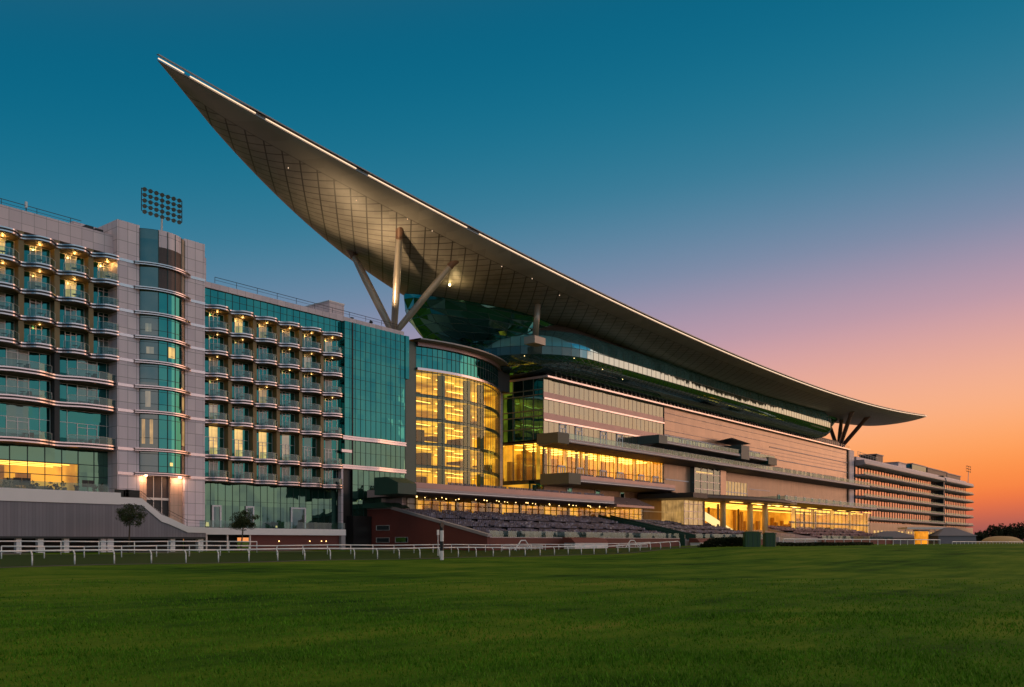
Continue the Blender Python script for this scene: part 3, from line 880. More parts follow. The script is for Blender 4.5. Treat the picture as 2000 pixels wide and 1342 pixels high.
for a, b in zip(FLOORS[2:], FLOORS[3:]):
    for q in (.28, .78):
        zq = b + (a - b) * q; xs = [68.1 + .9 * i for i in range(9)]
        for x, y in zip(xs, xs[1:]): sm.add([(x, arcY(x) - .03, zq), (y, arcY(y) - .03, zq), (y, arcY(y) - .03, zq + .07), (x, arcY(x) - .03, zq + .07)], [(0, 1, 2, 3)])
sm.build('mullion', M['mull'], tw)
for z in FLOORS:                                   # bowed steel fins, with straight bands running on over the panels
    if z > 42: pass
    xs = [67.2 + .5 * i for i in range(19)]
    def fy(x): return TY - .10 - 1.85 * max(0, 1 - ((x - 71.7) / 4.7) ** 2)
    f = MB(); f.sheet([[(x, fy(x), z + .05) for x in xs], [(x, fy(x) - .06, z + .03) for x in xs], [(x, fy(x) - .06, z - .12) for x in xs], [(x, fy(x) + .14, z - .13) for x in xs],
                       [(x, fy(x) + .14, z - .27) for x in xs], [(x, fy(x) - .04, z - .28) for x in xs], [(x, fy(x) - .04, z - .40) for x in xs], [(x, fy(x) + .3, z - .46) for x in xs]])
    f.add([(x, fy(x), z + .05) for x in xs] + [(76.2, TY + .3, z + .05), (67.2, TY + .3, z + .05)], [tuple(range(len(xs) + 2))])
    f.add([(x, fy(x) + .3, z - .46) for x in xs] + [(76.2, TY + .3, z - .46), (67.2, TY + .3, z - .46)], [tuple(range(len(xs) + 1, -1, -1))])
    fo = f.build('fin', M['steel'], tw); gg = MB(); gg.sheet([[(x, fy(x) + .135, z - .135) for x in xs], [(x, fy(x) + .135, z - .265) for x in xs]]); gg.build('groove', M['fascia_dark'], fo)
    for xa, xb in ((64.75, 67.4), (76.0, 78.75)):
        bnd = MB(); bnd.box(xa, xb, TY - .10, TY + .02, z - .42, z - .02); bnd.build('band', M['steel'], tw)
def arc_lit(x0, x1, z0, z1, mt):
    s_ = MB(); s_.sheet([[(x, arcY(x) - .04, z0) for x in (x0, x1)], [(x, arcY(x) - .04, z1) for x in (x0, x1)]]); s_.build('lit_window', M[mt], tw)
arc_lit(71.75, 72.85, 28.9, 30.5, 'lit_a'); arc_lit(68.7, 69.4, 32.4, 33.6, 'lit_c'); arc_lit(68.8, 69.7, 29.2, 30.2, 'lit_c')
arc_lit(68.3, 69.6, 16.0, 19.6, 'lit_b'); arc_lit(74.45, 75.2, 16.2, 19.9, 'lit_b'); arc_lit(72.0, 72.5, 12.9, 13.4, 'lit_a'); arc_lit(68.7, 69.3, 21.4, 23.7, 'lit_c')
arc_lit(74.5, 75.1, 21.5, 23.5, 'lit_b'); arc_lit(74.5, 75.0, 25.0, 27.0, 'lit_c')
# entrance at the foot of the tower
m = MB(); m.box(68.1, 69.5, TY + .6, TY + 1.2, 2.6, 11.9); m.box(73.3, 75.3, TY + .6, TY + 1.2, 2.6, 11.9); m.build('entrance_wall', pbr('peach_panel', (.62, .42, .32), .5, 0, .06, .4, panel=(.7, 1.6, .03), line=.6), tw)
m = MB(); m.box(69.5, 73.3, TY + 1.0, TY + 1.2, 8.2, 11.9); m.build('louvre', LV, tw)
m = MB(); m.box(69.5, 73.3, TY + 1.1, TY + 1.3, 2.6, 7.9); m.build('door', M['dark'], tw)
m = MB()
for x in (69.5, 70.8, 72.1, 73.3): m.box(x - .05, x + .05, TY + .93, TY + 1.0, 2.6, 11.9)
m.box(69.5, 73.3, TY + .9, TY + 1.12, 7.9, 8.25); m.build('door_frame', M['alu'], tw)
point((68.9, TY - .3, 11.0), 200, (1, .56, .30), .2); point((74.4, TY - .3, 11.0), 200, (1, .56, .30), .2)
# dark plant-room wedge behind the tower on the left wing's roof
th = thing('plant_room', 'grey wedge shaped plant room behind the tall pale parapet, against the tower', 'roof structure', (60.6, 130, 45.8))
m = MB(); m.box(61.0, 64.6, 129.5, 141, 45.9, 47.7); m.build('wall', M['panel_band'], th)
m = MB(); m.box(61.8, 62.9, 127.2, 128.4, 45.9, 46.9); m.box(63.2, 64.3, 127.2, 128.4, 45.9, 46.8); m.build('cooling_unit', M['dark'], th)
th = thing('plant_room', 'pinkish louvred box room on the drum side wing roof, touching the tower', 'roof structure', (80, 128, 42.9))
m = MB(); m.box(79.0, 81.2, 127.5, 131, 43.0, 47.0); m.build('wall', M['panel_band'], th)
m = MB(); m.box(79.4, 80.9, 127.44, 127.5, 43.4, 45.2); m.build('louvre', LV, th)
x0 = atY(643, 580, 130).x; x1 = atY(672, 580, 130).x
th = thing('plant_room', 'lone box plant room midway along the drum side wing roof', 'roof structure', (x0, 130, 42.9))
m = MB(); m.box(x0, x1, 130, 138, 42.95, 46.2); m.build('wall', M['panel_band'], th)
m = MB(); m.box(x0 - .1, x1 + .1, 129.9, 138.1, 46.2, 46.4); m.build('cap', M['alu'], th)
roof_rail('roof_railing', 'dark roof railing along the tall pale parapet', 41, 60.5, 125.9, 45.8, 4.5)
roof_rail('roof_railing', 'dark roof railing along the drum side hotel wing', 82, 122.5, 126.3, 42.95, 4.)
q = atY(51, 405, 126)
th = thing('roof_aerial', 'short pale aerial standing on the tall pale parapet', 'aerial', (q.x, q.y, 45.8))
m = MB(); m.tube((q.x, q.y, 45.8), (q.x, q.y, 47.2), .06, n=6); m.build('pole', M['dark'], th)
m = MB(); m.box(q.x - .14, q.x + .14, q.y - .14, q.y + .14, 46.5, 47.3); m.build('unit', M['alu'], th)

# ---- right hotel wing
hb = thing('hotel_wing', 'teal glass hotel wing with six columns of balconies, beside the lit drum', 'hotel', (100, 127, 4))
XB = [79.5 + BAY * i for i in range(7)]               # 79.5 ... 107.6
GY = GLASS_Y + .15
m = MB(); m.box(78.8, 123.9, GY + .1, 152, 2.5, 41.9); m.build('core', M['void'], hb)
m = MB(); m.box(78.8, 124.1, GY - .35, 152, 42.0, 42.9); m.build('parapet', M['panel_band'], hb)
m = MB(); m.quad((78.8, GY, 20.5), (108.5, GY, 20.5), (108.5, GY, 42), (78.8, GY, 42)); m.build('glass_wall', M['glass'], hb)
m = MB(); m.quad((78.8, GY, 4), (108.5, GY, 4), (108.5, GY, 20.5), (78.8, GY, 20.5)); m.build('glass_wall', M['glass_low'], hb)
m = MB(); curtain_grid(m, 78.8, 108.5, GY, 4, 42, 1.37, [8.3, 11.7, 39.1, 40.8], .022); m.build('mullion', M['mull'], hb)
# flush glass box to the right of the balconies
RX0, RX1, RY = 108.5, 123.9, 125.9
m = MB(); m.quad((RX0, RY, 21), (RX1, RY, 21), (RX1, RY, 42), (RX0, RY, 42)); m.quad((RX1, RY, 21), (RX1, RY + 12, 21), (RX1, RY + 12, 42), (RX1, RY, 42)); m.quad((RX0, GY, 15.4), (RX0, RY, 15.4), (RX0, RY, 42), (RX0, GY, 42))
m.build('glass_wall', M['glass'], hb)
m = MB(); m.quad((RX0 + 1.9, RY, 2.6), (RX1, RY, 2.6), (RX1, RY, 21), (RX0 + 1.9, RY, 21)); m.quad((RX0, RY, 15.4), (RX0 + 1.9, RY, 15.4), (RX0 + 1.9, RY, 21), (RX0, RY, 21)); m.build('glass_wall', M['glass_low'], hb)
m = MB(); curtain_grid(m, RX0, RX1, RY, 15.4, 42, 1.32, [18.2, 24.4, 26.2, 28.1, 29.9, 31.7, 33.6, 35.3, 37.1, 38.9, 40.6], .024)
curtain_grid(m, RX0 + 1.9, RX1, RY, 2.6, 15.4, 1.32, [6, 9.1, 12.2], .024); m.build('mullion', M['mull'], hb)
m = MB(); m.box(RX0 + 1.78, RX0 + 1.98, RY - .14, RY + .05, 15.6, 42.0); m.build('dark_joint', M['black'], hb)
m = MB(); m.box(RX0 - .7, RX0 + 1.9, RY + .4, RY + 6, 2.6, 15.4); m.build('recess_shade', M['black'], hb)  # solid black box stands in for the shade inside the recess
m = MB(); m.box(RX0 - 1.2, RX0 - .75, RY - .5, RY + .4, 2.6, 15.4); m.build('corner_post', M['panel_band'], hb)
m = MB(); m.box(RX1 - .05, RX1 + .9, RY - .2, RY + 6, 33.6, 42.0); m.build('corner_box', M['glass'], hb)
for z, x0 in ((20.7, RX0 - .6), (15.4, RX0 - 1.0)):
    xs = [x0 + (RX1 - x0) * i / 24 for i in range(25)]
    def by(x): return RY - .35 - .5 * math.exp(-((x - 116) / 2.8) ** 2)
    b = MB(); b.sheet([[(x, by(x) + .2, z + .4) for x in xs], [(x, by(x), z + .36) for x in xs], [(x, by(x), z + .1) for x in xs], [(x, by(x) + .15, z + .06) for x in xs], [(x, by(x) + .15, z - .06) for x in xs],
                       [(x, by(x), z - .1) for x in xs], [(x, by(x), z - .36) for x in xs], [(x, RY, z - .4) for x in xs]]); b.build('band', M['steel'], hb)
b = MB(); b.box(RX0 - .9, RX0 + 1.5, RY - .3, RY, 18.0, 18.5); b.build('band', M['steel'], hb)
for i in range(1, 6): bay_pier(hb, XB[i], 11.4, 38.9)
LITB = {(2, 1): 'lit_a', (2, 2): 'lit_b', (2, 5): 'lit_c', (3, 4): 'lit_c', (5, 2): 'lit_b', (6, 0): 'lit_c',
        (7, 0): 'lit_a', (7, 1): 'lit_a', (7, 2): 'lit_a', (7, 3): 'lit_c'}
for r in range(1, 9):
    for k in range(6):
        key = 'single_end' if k == 5 else 'single'
        canopy = r == 1
        where = 'drum side wing balcony, %s row down, %s bay from the tower' % (ORD[max(0, r - 2)], ORD[k])
        spot = r == 1 or (r == 2 and k != 2) or (r == 3 and k in (0, 3, 4)) or (r == 4 and k in (0, 2, 5))
        pw = 26 if r == 1 else (7 if spot else 0)
        balcony(hb, key, XB[k], FLOORS[r], not canopy, LITB.get((r, k)), 'st' if r == 7 else 's', canopy, spot, where, pw)
for px0, px1, pt in ((413, 431, 987), (479, 495, 989), (567, 596, 992)):
    a = atY(px0, 1031, GY); b_ = atY(px1, pt, GY); zt = b_.z
    f = MB(); t = .26
    f.box(a.x, a.x + t, GY - .25, GY - .05, 4, zt); f.box(b_.x - t, b_.x, GY - .25, GY - .05, 4, zt); f.box(a.x + t, b_.x - t, GY - .25, GY - .05, zt - t, zt); d_ = f.build('door', M['white'], hb)
    f = MB(); f.quad((a.x + t, GY - .12, 4), (b_.x - t, GY - .12, 4), (b_.x - t, GY - .12, zt - t), (a.x + t, GY - .12, zt - t)); f.build('door_pane', M['glass_door'], d_)

# ---- podium terraces in front of the wings
pd = thing('terrace_podium', 'grey ribbed podium carrying the screened hotel terrace, with a falling stair', 'podium', (60, 116, 0))
PY = 115.6
XE = atY(232, 985, PY).x
XS = [atY(p, 1000, PY).x for p in (276, 315, 327, 366, 402)]
ZS = [7.6, 5.2, 5.0, 3.55, 3.4]
m = MB(); m.box(36, XE, PY, GLASS_Y, 7.75, 8.2); m.build('terrace_deck', M['concrete'], pd)
m = MB(); m.box(36, XE + .2, PY - .18, PY + .25, 6.65, 8.22); m.build('parapet', M['white'], pd)
m = MB()
pts = [(36, 2.35), (XS[4], 2.35), (XS[4], 3.0), (XS[3], 3.0), (XS[2], 4.2), (XS[1], 4.45), (XS[0], 6.6), (36, 6.62)]
m.frontprism(pts, PY, PY + .4); m.build('ribbed_wall', M['ribbed'], pd)
m = MB()
pts = [(XE + .2, 6.7), (XS[0], 6.65), (XS[1], 4.45), (XS[2], 4.2), (XS[3], 3.0), (XS[4], 2.95), (XS[4], 3.75), (XS[3], 3.85), (XS[2], 5.15), (XS[1], 5.4), (XS[0], 7.6), (XE + .2, 7.65)]
m.frontprism(pts, PY - .15, PY + .42); m.build('stair_parapet', M['white'], pd)
nst = 26; m = MB()
for i in range(nst):
    f = i / nst; xa = XS[0] + (XS[3] - XS[0]) * f; xb = XS[0] + (XS[3] - XS[0]) * (i + 1) / nst; z = 7.7 + (3.2 - 7.7) * f
    m.box(xa, xb, PY + .42, TY - .4, 2.4, z)
m.build('stair', M['concrete'], pd)
m = MB(); m.box(XE, XS[0], PY + .42, TY - .2, 7.3, 7.7); m.build('landing', M['concrete'], pd)
m = MB()
hr = [(XE + 1, 8.7), (XS[0], 8.6), (XS[1], 6.4), (XS[2], 6.2), (XS[3], 4.8), (XS[4], 4.7)]
m.path([(x, PY + .1, z) for x, z in hr], .035, 5); m.path([(x, PY + .1, z - .4) for x, z in hr], .02, 4)
for x, z in hr: m.tube((x, PY + .1, z - 1.), (x, PY + .1, z), .03, n=4)
m.build('handrail', M['dark'], pd)
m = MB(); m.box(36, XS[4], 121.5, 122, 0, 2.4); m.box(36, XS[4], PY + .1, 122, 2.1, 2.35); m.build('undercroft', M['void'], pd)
for px0, px1 in ((30, 40), (72, 83), (123, 133), (195, 205), (208, 220), (331, 340), (385, 395)):
    a, b_ = atY(px0, 1060, PY + .8).x, atY(px1, 1060, PY + .8).x
    c = MB(); c.box(a, b_, PY + .5, PY + 1.2, .2, 2.1); c.build('column', M['white'], pd)
m = MB(); m.quad((36, PY + .32, 8.2), (XE - 1.2, PY + .32, 8.2), (XE - 1.2, PY + .32, 9.25), (36, PY + .32, 9.25)); m.build('balustrade', M['balustrade'], pd)

pb_ = thing('terrace_podium', 'low white edged terrace over a red wall, under the drum side wing', 'podium', (95, 118, 0))
PBY = 117.2; XR = atY(674, 1040, PBY).x; XM = atY(492, 1050, PBY).x
m = MB(); m.box(XS[4] + .02, XR, PBY, GLASS_Y, 3.2, 3.75); m.build('terrace_deck', M['concrete'], pb_)
m = MB(); m.box(XS[4] + .02, XR, PBY - .2, PBY + .1, 2.75, 3.76); m.build('parapet', M['white'], pb_)
m = MB(); m.box(XM, XR - 1, PBY + .4, PBY + .8, 0, 2.9); m.build('lower_wall', M['redwall'], pb_)
m = MB(); m.box(XR - .9, XR, PBY - .1, PBY + 4, 0, 2.75); m.build('end_wall', M['concrete'], pb_)
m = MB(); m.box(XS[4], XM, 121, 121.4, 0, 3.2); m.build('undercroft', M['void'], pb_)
for p in (403, 444, 488):
    x = atY(p, 1060, PBY + .3).x; c = MB(); c.box(x - .12, x + .12, PBY + .2, PBY + .45, .2, 2.75); c.build('column', M['alu'], pb_)
m = MB(); m.quad((XS[4], PBY, 3.75), (XR, PBY, 3.75), (XR, PBY, 4.85), (XS[4], PBY, 4.85)); m.build('balustrade', M['balustrade'], pb_)
for p in (545, 605, 628, 637):
    q = atY(p, 1057, PBY + .36); c = MB(); c.tube((q.x, PBY + .39, q.z), (q.x, PBY + .31, q.z), .07, n=8); c.build('wall_lamp', M['lamp_spot'], pb_)
# terrace things
for i, (p, yv, w) in enumerate(((43, 949, 2.0), (173, 953, 1.6))):
    q = atY(p, yv, 117.4); q.z += .55; lab = ('wide dark outdoor screen on a stand, further from the tower', 'smaller dark outdoor screen on a stand, nearer the tower')[i]
    th = thing('terrace_screen', lab, 'screen', (q.x, q.y, 8.2), 'outdoor screens on the hotel terrace')
    m = MB(); m.box(q.x - w / 2, q.x - .04, q.y, q.y + .12, q.z - .45, q.z + .45); m.box(q.x + .04, q.x + w / 2, q.y, q.y + .12, q.z - .45, q.z + .45); m.build('screen_panel', M['black'], th)
    m = MB(); m.tube((q.x, q.y + .2, 8.2), (q.x, q.y + .2, q.z), .06); m.box(q.x - .5, q.x + .5, q.y, q.y + .5, 8.2, 8.26); m.build('stand', M['dark'], th)
names = ['far left', 'left screen', 'middle', 'lit hall', 'right screen', 'terrace end']
for i, p in enumerate((12, 33, 55, 66, 100, 112, 126, 150, 185, 198)):
    q = atY(p, 960, 118.2 + (i % 3)); rd = random.Random(i)
    th = thing('potted_shrub', 'dark potted shrub on the screened terrace, %s of ten counting towards the tower' % ORD[i], 'plant', (q.x, q.y, 8.2), 'potted shrubs on the hotel terrace')
    m = MB(); m.tube((q.x, q.y, 8.2), (q.x, q.y, 8.65), .2, .28, n=10); m.build('pot', M['dark'], th)
    c = MB(); leaf_cloud(c, (q.x, q.y, 9.0), (.55, .5, .45 + .2 * rd.random()), 150, .11, i, 10); c.build('foliage', M['leaf2'], th)
for i, (p, w) in enumerate(((237, 1.9), (256, 2.3))):
    q = atY(p, 972, PY + 1.5)
    th = thing('lounge_sofa', ('shorter dark sofa at the head of the podium stair', 'longer dark sofa at the head of the podium stair')[i], 'sofa', (q.x, q.y, 7.7), 'dark sofas at the stair head')
    m = MB(); m.box(q.x - w / 2, q.x + w / 2, q.y, q.y + .8, 7.75, 8.15); m.build('seat', M['furn'], th)
    m = MB(); m.box(q.x - w / 2, q.x + w / 2, q.y - .18, q.y, 7.75, 8.75); m.build('backrest', M['furn'], th)
q = atY(405, 1024, 119)
th = thing('table_lamp', 'small glowing lamp on the low terrace near the tower', 'lamp', (q.x, q.y, 3.75)); m = MB(); m.tube((q.x, q.y, 4.0), (q.x, q.y, 4.6), .26, .18, n=10); m.build('lamp_shade', lamp_mat('lamp_glow', (1, .68, .25), 1.1), th)
m = MB(); m.tube((q.x, q.y, 3.75), (q.x, q.y, 4.0), .05); m.build('base', M['dark'], th)
q = atY(540, 1031, 119)
th = thing('table_lamp', 'tiny glowing lamp on the low terrace near the widest white framed door', 'lamp', (q.x, q.y, 3.75)); m = MB(); m.tube((q.x, q.y, 3.95), (q.x, q.y, 4.25), .15, .12, n=10); m.build('lamp_shade', bpy.data.materials['lamp_glow'], th)
m = MB(); m.tube((q.x, q.y, 3.75), (q.x, q.y, 3.95), .05); m.build('base', M['dark'], th)

# ---- floodlight mast above the tower
def floodlight(px0, py0, px1, py1, t, rows, cols, base_z, label, px_pole):
    c = atT((px0 + px1) / 2, (py0 + py1) / 2, t); a = atT(px0, py0, t); b = atT(px1, py0, t); hgt = (py1 - py0) * t / F_PX
    pole = atT(px_pole, py1, t)
    th = thing('floodlight_mast', label, 'floodlight', (pole.x, pole.y, base_z))
    wv = Vector((b.x - a.x, b.y - a.y, 0)); wd = wv.length; wv = Vector((1, 0, 0)); ax = (px_pole - 1000) / F_PX; wd = (px1 - px0) * t / F_PX / (FY - ax * FX)
    fr = MB(); O = Vector((c.x, c.y, c.z))
    tilt = -.13 * wd
    def P(u, v, d=0): return O + wv * (u * wd) + Vector((0, 0, v * hgt - u * 0)) + Vector((-wv.y * d, wv.x * d, 0))
    for v in [-.5 + k / (rows - 1) for k in range(rows)]: fr.tube(P(-.5, v), P(.5, v), .05, n=4)
    for u in (-.5, 0, .5): fr.tube(P(u, -.5), P(u, .5), .07, n=4)
    fr.build('frame', M['dark'], th)
    p = MB(); p.tube((pole.x, pole.y, base_z), P(0, -.5, .0), .22, .16, n=8); p.build('pole', M['alu'], th)
    for r_ in range(rows):
        for k in range(cols):
            l = MB(); q = P(-.5 + (k + .5) / cols, -.5 + r_ / (rows - 1), 0); f = Vector((-FX * .6 + .2, -FY, -.45)).normalized()
            l.tube(q - f * .16, q + f * .34, .16, min(.40, wd / cols * .36), n=8); l.build('lamp', M['colgrey'], th)
    return th


floodlight(277, 380, 356, 423, 150, 5, 7, 47.3, 'large floodlight bank on a mast behind the tower roof', 313)

# ------------------------------------------------------------------ glazed drum (atrium)
dr = thing('atrium_drum', 'curved glass drum glowing yellow inside, between the teal hotel wing and the stand', 'building', (146, 130, 0))
DX0, DX1 = 130.4, 165.4
def drumY(x, off=0.): return 127.5 + 36 - math.sqrt(max(1, (36 - off) ** 2 - (x - 142) ** 2))
DXS = [DX0 + (DX1 - DX0) * i / 28 for i in range(29)]
def dsheet(name, z0, z1, mat, off=0., xs=DXS, d=None):
    m = MB(); m.sheet([[(x, drumY(x, off), z0) for x in xs], [(x, drumY(x, off), z1) for x in xs]])
    return m.build(name, mat, dr)
DF = [12.2, 17.4, 22.1, 27.1, 31.9, 36.7]
dsheet('glass_band', 37.2, 41.6, M['glass'])
dsheet('hall_glass', 12.2, 36.7, M['glass_drum'])
dsheet('lower_wall', 2.5, 12.2, M['brown_low'])
def ring(name, z0, z1, mat, out=.25, inn=.4, x0=DX0, x1=DX1):
    m = MB(); xs = [x0 + (x1 - x0) * i / 28 for i in range(29)]
    m.sheet([[(x, drumY(x, -out), z0) for x in xs], [(x, drumY(x, -out), z1) for x in xs], [(x, drumY(x, inn), z1) for x in xs], [(x, drumY(x, inn), z0) for x in xs], [(x, drumY(x, -out), z0) for x in xs]])
    return m.build(name, mat, dr)
ring('band', 36.7, 37.2, M['steel'], .5)
ring('cornice', 41.6, 42.4, M['spandrel'], .6)
m = MB(); xs = [DX0 - 1 + (173 - DX0) * i / 30 for i in range(31)]
def evY(x, o): return 127.5 + 36 - math.sqrt(max(1, (36 + o) ** 2 - (x - 142) ** 2))
m.sheet([[(x, evY(x, 2.6), 42.5) for x in xs], [(x, evY(x, 2.6), 42.75) for x in xs], [(x, evY(x, -9), 43.1) for x in xs], [(x, evY(x, -9), 42.4) for x in xs], [(x, evY(x, 0.3), 42.4) for x in xs], [(x, evY(x, 2.6), 42.5) for x in xs]])
m.build('eave', M['roof_top'], dr)
m = MB(); m.add([(x, evY(x, -8.5), 42.9) for x in xs] + [(174, 150, 42.9), (123, 150, 42.9)], [tuple(range(len(xs) + 2))]); m.build('roof', M['roof_top'], dr)
for z in DF[1:5]:
    m = MB(); xs = DXS
    m.add([(x, drumY(x, .5), z) for x in xs] + [(DX1, 146, z), (DX0, 146, z)], [tuple(range(len(xs) + 2))]); m.build('floor_slab', M['warmfloor'], dr)
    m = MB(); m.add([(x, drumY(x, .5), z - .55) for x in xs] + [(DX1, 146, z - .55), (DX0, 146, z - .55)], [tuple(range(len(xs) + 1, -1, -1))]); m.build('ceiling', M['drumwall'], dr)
    ring('slab_edge', z - .55, z + .05, M['slabgreen'], -.12, .5)
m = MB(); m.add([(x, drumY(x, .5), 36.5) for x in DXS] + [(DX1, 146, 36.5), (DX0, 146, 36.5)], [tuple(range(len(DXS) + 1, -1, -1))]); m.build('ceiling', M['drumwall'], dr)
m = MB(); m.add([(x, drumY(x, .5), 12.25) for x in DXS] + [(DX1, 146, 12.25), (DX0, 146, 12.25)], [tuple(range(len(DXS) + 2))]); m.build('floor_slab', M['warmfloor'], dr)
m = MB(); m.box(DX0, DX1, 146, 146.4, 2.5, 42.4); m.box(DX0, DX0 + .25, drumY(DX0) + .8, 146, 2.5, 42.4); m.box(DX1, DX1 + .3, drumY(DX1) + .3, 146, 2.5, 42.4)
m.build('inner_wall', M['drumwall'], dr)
m = MB(); m.box(DX0, DX1, 133, 145.8, 37.0, 42.3); m.build('dark_loft', M['void'], dr)
cols = [atY(p, 800, 129).x for p in (862, 911, 945)]
for x in cols:
    m = MB(); m.box(x - .55, x + .55, drumY(x) + .7, drumY(x) + 1.9, 12.3, 36.5); m.build('column', M['colgrey'], dr)
for x in (128, 139, 149.5, 158.5):
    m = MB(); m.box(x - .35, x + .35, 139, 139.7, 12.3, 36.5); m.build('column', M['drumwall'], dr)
rd = random.Random(11)
for i, z in enumerate(DF[:5]):
    top = (DF[i + 1] - .55 if i < 4 else 36.5)
    for (xa, xb, yy) in ((132.4, cols[0] - 1.0, 131.2), (cols[0] + 1.3, cols[1] - 1.2, 131.6), (cols[1] + 1.2, cols[2] - 1.1, 133.4), (cols[1] + 1.2, 160, 139.5)):
        m = MB(); dz = rd.uniform(0, .25); m.box(xa, xb, yy, yy + rd.choice((.22, .35)), top - .3 - dz, top - .18 - dz); m.build('ceiling_light', M['lamp_soft'], dr)
    # galleries, balustrade fronts and doors inside
    m = MB()
    for k in range(5):
        x = rd.uniform(132, 160); m.box(x, x + rd.uniform(.8, 2.4), rd.uniform(134, 142), 143, z + .1, z + rd.choice((1.2, 2.2, 2.6, 3.4)))
    m.build('fittings', M['intdark'], dr)
    m = MB(); m.box(cols[0] + 1, 161, 136.5, 136.8, z + .1, z + 1.5); m.build('gallery_front', M['drumwall'], dr)
m = MB()
for i in range(0, 29):
    x = DXS[i]; y = drumY(x); m.box(x - .03, x + .03, y - .08, y + .02, 12.2, 41.6)
for z in DF[:5] + [39.9]:
    for a, b in zip(DXS, DXS[1:]): m.add([(a, drumY(a) - .08, z - .05), (b, drumY(b) - .08, z - .05), (b, drumY(b) - .08, z + .05), (a, drumY(a) - .08, z + .05)], [(0, 1, 2, 3)])
m.build('mullion', M['mull'], dr)
m = MB(); m.box(DX1 - .1, DX1 + .75, drumY(DX1) - .35, drumY(DX1) + 1.2, 11, 37.2); m.build('end_trim', M['panel_band'], dr)
m = MB(); m.box(124.0, DX0 - .02, drumY(DX0) - .05, drumY(DX0) + 2.0, 2.5, 42.3); m.build('dark_return', M['slabgreen'], dr)

# ------------------------------------------------------------------ grandstand
gs = thing('grandstand', 'long grandstand under the crescent roof, banded brown walls and lit lower floors', 'grandstand', (270, 125, 0))
G0, GSEAM, G1 = 168.0, 225.0, 381.5
GY0 = 125.0
TOP = 40.2
# core volumes leaving the lit floors open
m = MB(); m.box(G0 + .2, G1, GY0 + .25, 165, 25.6, 40.0); m.box(G0 + 8, G1, 137.2, 165, 0, 25.6); m.box(GSEAM, G1, GY0 + .25, 137.2, 13.6, 25.6); m.box(G0 + .3, 232, GY0 + .3, 137.2, 10.6, 16.0)
m.build('core', M['void'], gs)
m = MB(); m.box(G0 - .2, G1 + .2, GY0 - 1.1, 166, 40.0, 40.5); m.build('roof_slab', M['deck'], gs)
m = MB(); m.quad((G0, GY0, 36.8), (GSEAM, GY0, 36.8), (GSEAM, GY0, 40), (G0, GY0, 40)); m.quad((G0, GY0, 31.95), (GSEAM, GY0, 31.95), (GSEAM, GY0, 35.2), (G0, GY0, 35.2))
m.quad((G0, GY0, 25.6), (GSEAM, GY0, 25.6), (GSEAM, GY0, 30.2), (G0, GY0, 30.2)); m.build('glass_band', M['glass_stand'], gs)
m = MB(); m.box(G0, GSEAM, GY0 - .08, GY0 + .2, 35.2, 36.8); m.box(G0, GSEAM, GY0 - .08, GY0 + .2, 30.2, 31.95); m.build('spandrel', M['spandrel'], gs)
m = MB()
for z in (35.25, 30.2): m.box(G0, GSEAM, GY0 - .3, GY0 - .08, z - .20, z + .20)
m.box(G0, G1, GY0 - 1.3, GY0 - 1.1, 40.05, 40.45); m.build('trim', M['steel'], gs)
m = MB()
for i in range(28):
    x = G0 + (GSEAM - G0) * i / 27
    for z0, z1 in ((36.8, 40), (31.95, 35.2), (25.6, 30.2)): m.box(x - .035, x + .035, GY0 - .05, GY0, z0, z1)
m.build('mullion', M['spandrel'], gs)
for px in (1099, 1130, 1178, 1210, 1251):
    x = atY(px, 830, GY0).x; f = MB(); w = 1.5
    f.box(x - w, x - w + .42, GY0 - .14, GY0 - .01, 25.6, 29.9); f.box(x + w - .42, x + w, GY0 - .14, GY0 - .01, 25.6, 29.9); f.box(x - w, x + w, GY0 - .14, GY0 - .01, 29.7, 29.95)
    f.box(x - .1, x + .1, GY0 - .13, GY0 - .01, 25.6, 28.9); f.box(x - w, x + w, GY0 - .13, GY0 - .01, 28.8, 29.0); d_ = f.build('door', M['white'], gs)
    p = MB(); p.quad((x - w + .25, GY0 - .05, 25.6), (x + w - .25, GY0 - .05, 25.6), (x + w - .25, GY0 - .05, 28.8), (x - w + .25, GY0 - .05, 28.8)); p.build('door_pane', M['glass_stand'], d_)
# right-hand part: brown perforated panels
m = MB(); m.quad((GSEAM, GY0, 31.95), (G1, GY0, 31.95), (G1, GY0, 40), (GSEAM, GY0, 40)); m.quad((292, GY0, 25.6), (G1, GY0, 25.6), (G1, GY0, 31.95), (292, GY0, 31.95)); m.build('panel_wall', M['brown'], gs)
m = MB(); m.box(GSEAM - .1, GSEAM + .12, GY0 - .18, GY0 - .02, 25.6, 40); m.build('joint', M['void'], gs)
m = MB()
for z in (38.3, 36.2, 33.4, 32.2): m.box(GSEAM + .2, G1, GY0 - .10, GY0 - .01, z - .05, z + .05)
m.box(300, G1, GY0 - .2, GY0 - .01, 34.6, 34.85); m.box(300, G1, GY0 - .2, GY0 - .01, 30.6, 30.85); m.build('trim', M['deck'], gs)
m = MB(); m.quad((GSEAM, GY0 + .02, 28.6), (292, GY0 + .02, 28.6), (292, GY0 + .02, 31.95), (GSEAM, GY0 + .02, 31.95)); m.quad((GSEAM, GY0 + .02, 25.6), (292, GY0 + .02, 25.6), (292, GY0 + .02, 28.6), (GSEAM, GY0 + .02, 28.6))
m.build('glass_band', M['glass_stand'], gs)
rd = random.Random(5)
m = MB(); x = GSEAM + 1
while x < 300:
    for z0, z1 in ((29.2, 31.8), (25.6, 28.4)):
        if z0 > 29 and x > 288: continue
        if rd.random() < .75: m.box(x, x + rd.uniform(.12, .5), GY0 - .1, GY0 - .01, z0, z1 - rd.choice((0, 0, .3)))
    x += rd.uniform(.9, 1.9)
m.box(GSEAM, 292, GY0 - .14, GY0 - .01, 31.8, 32.05); m.build('window_frame', M['white'], gs)
m = MB(); x = 303
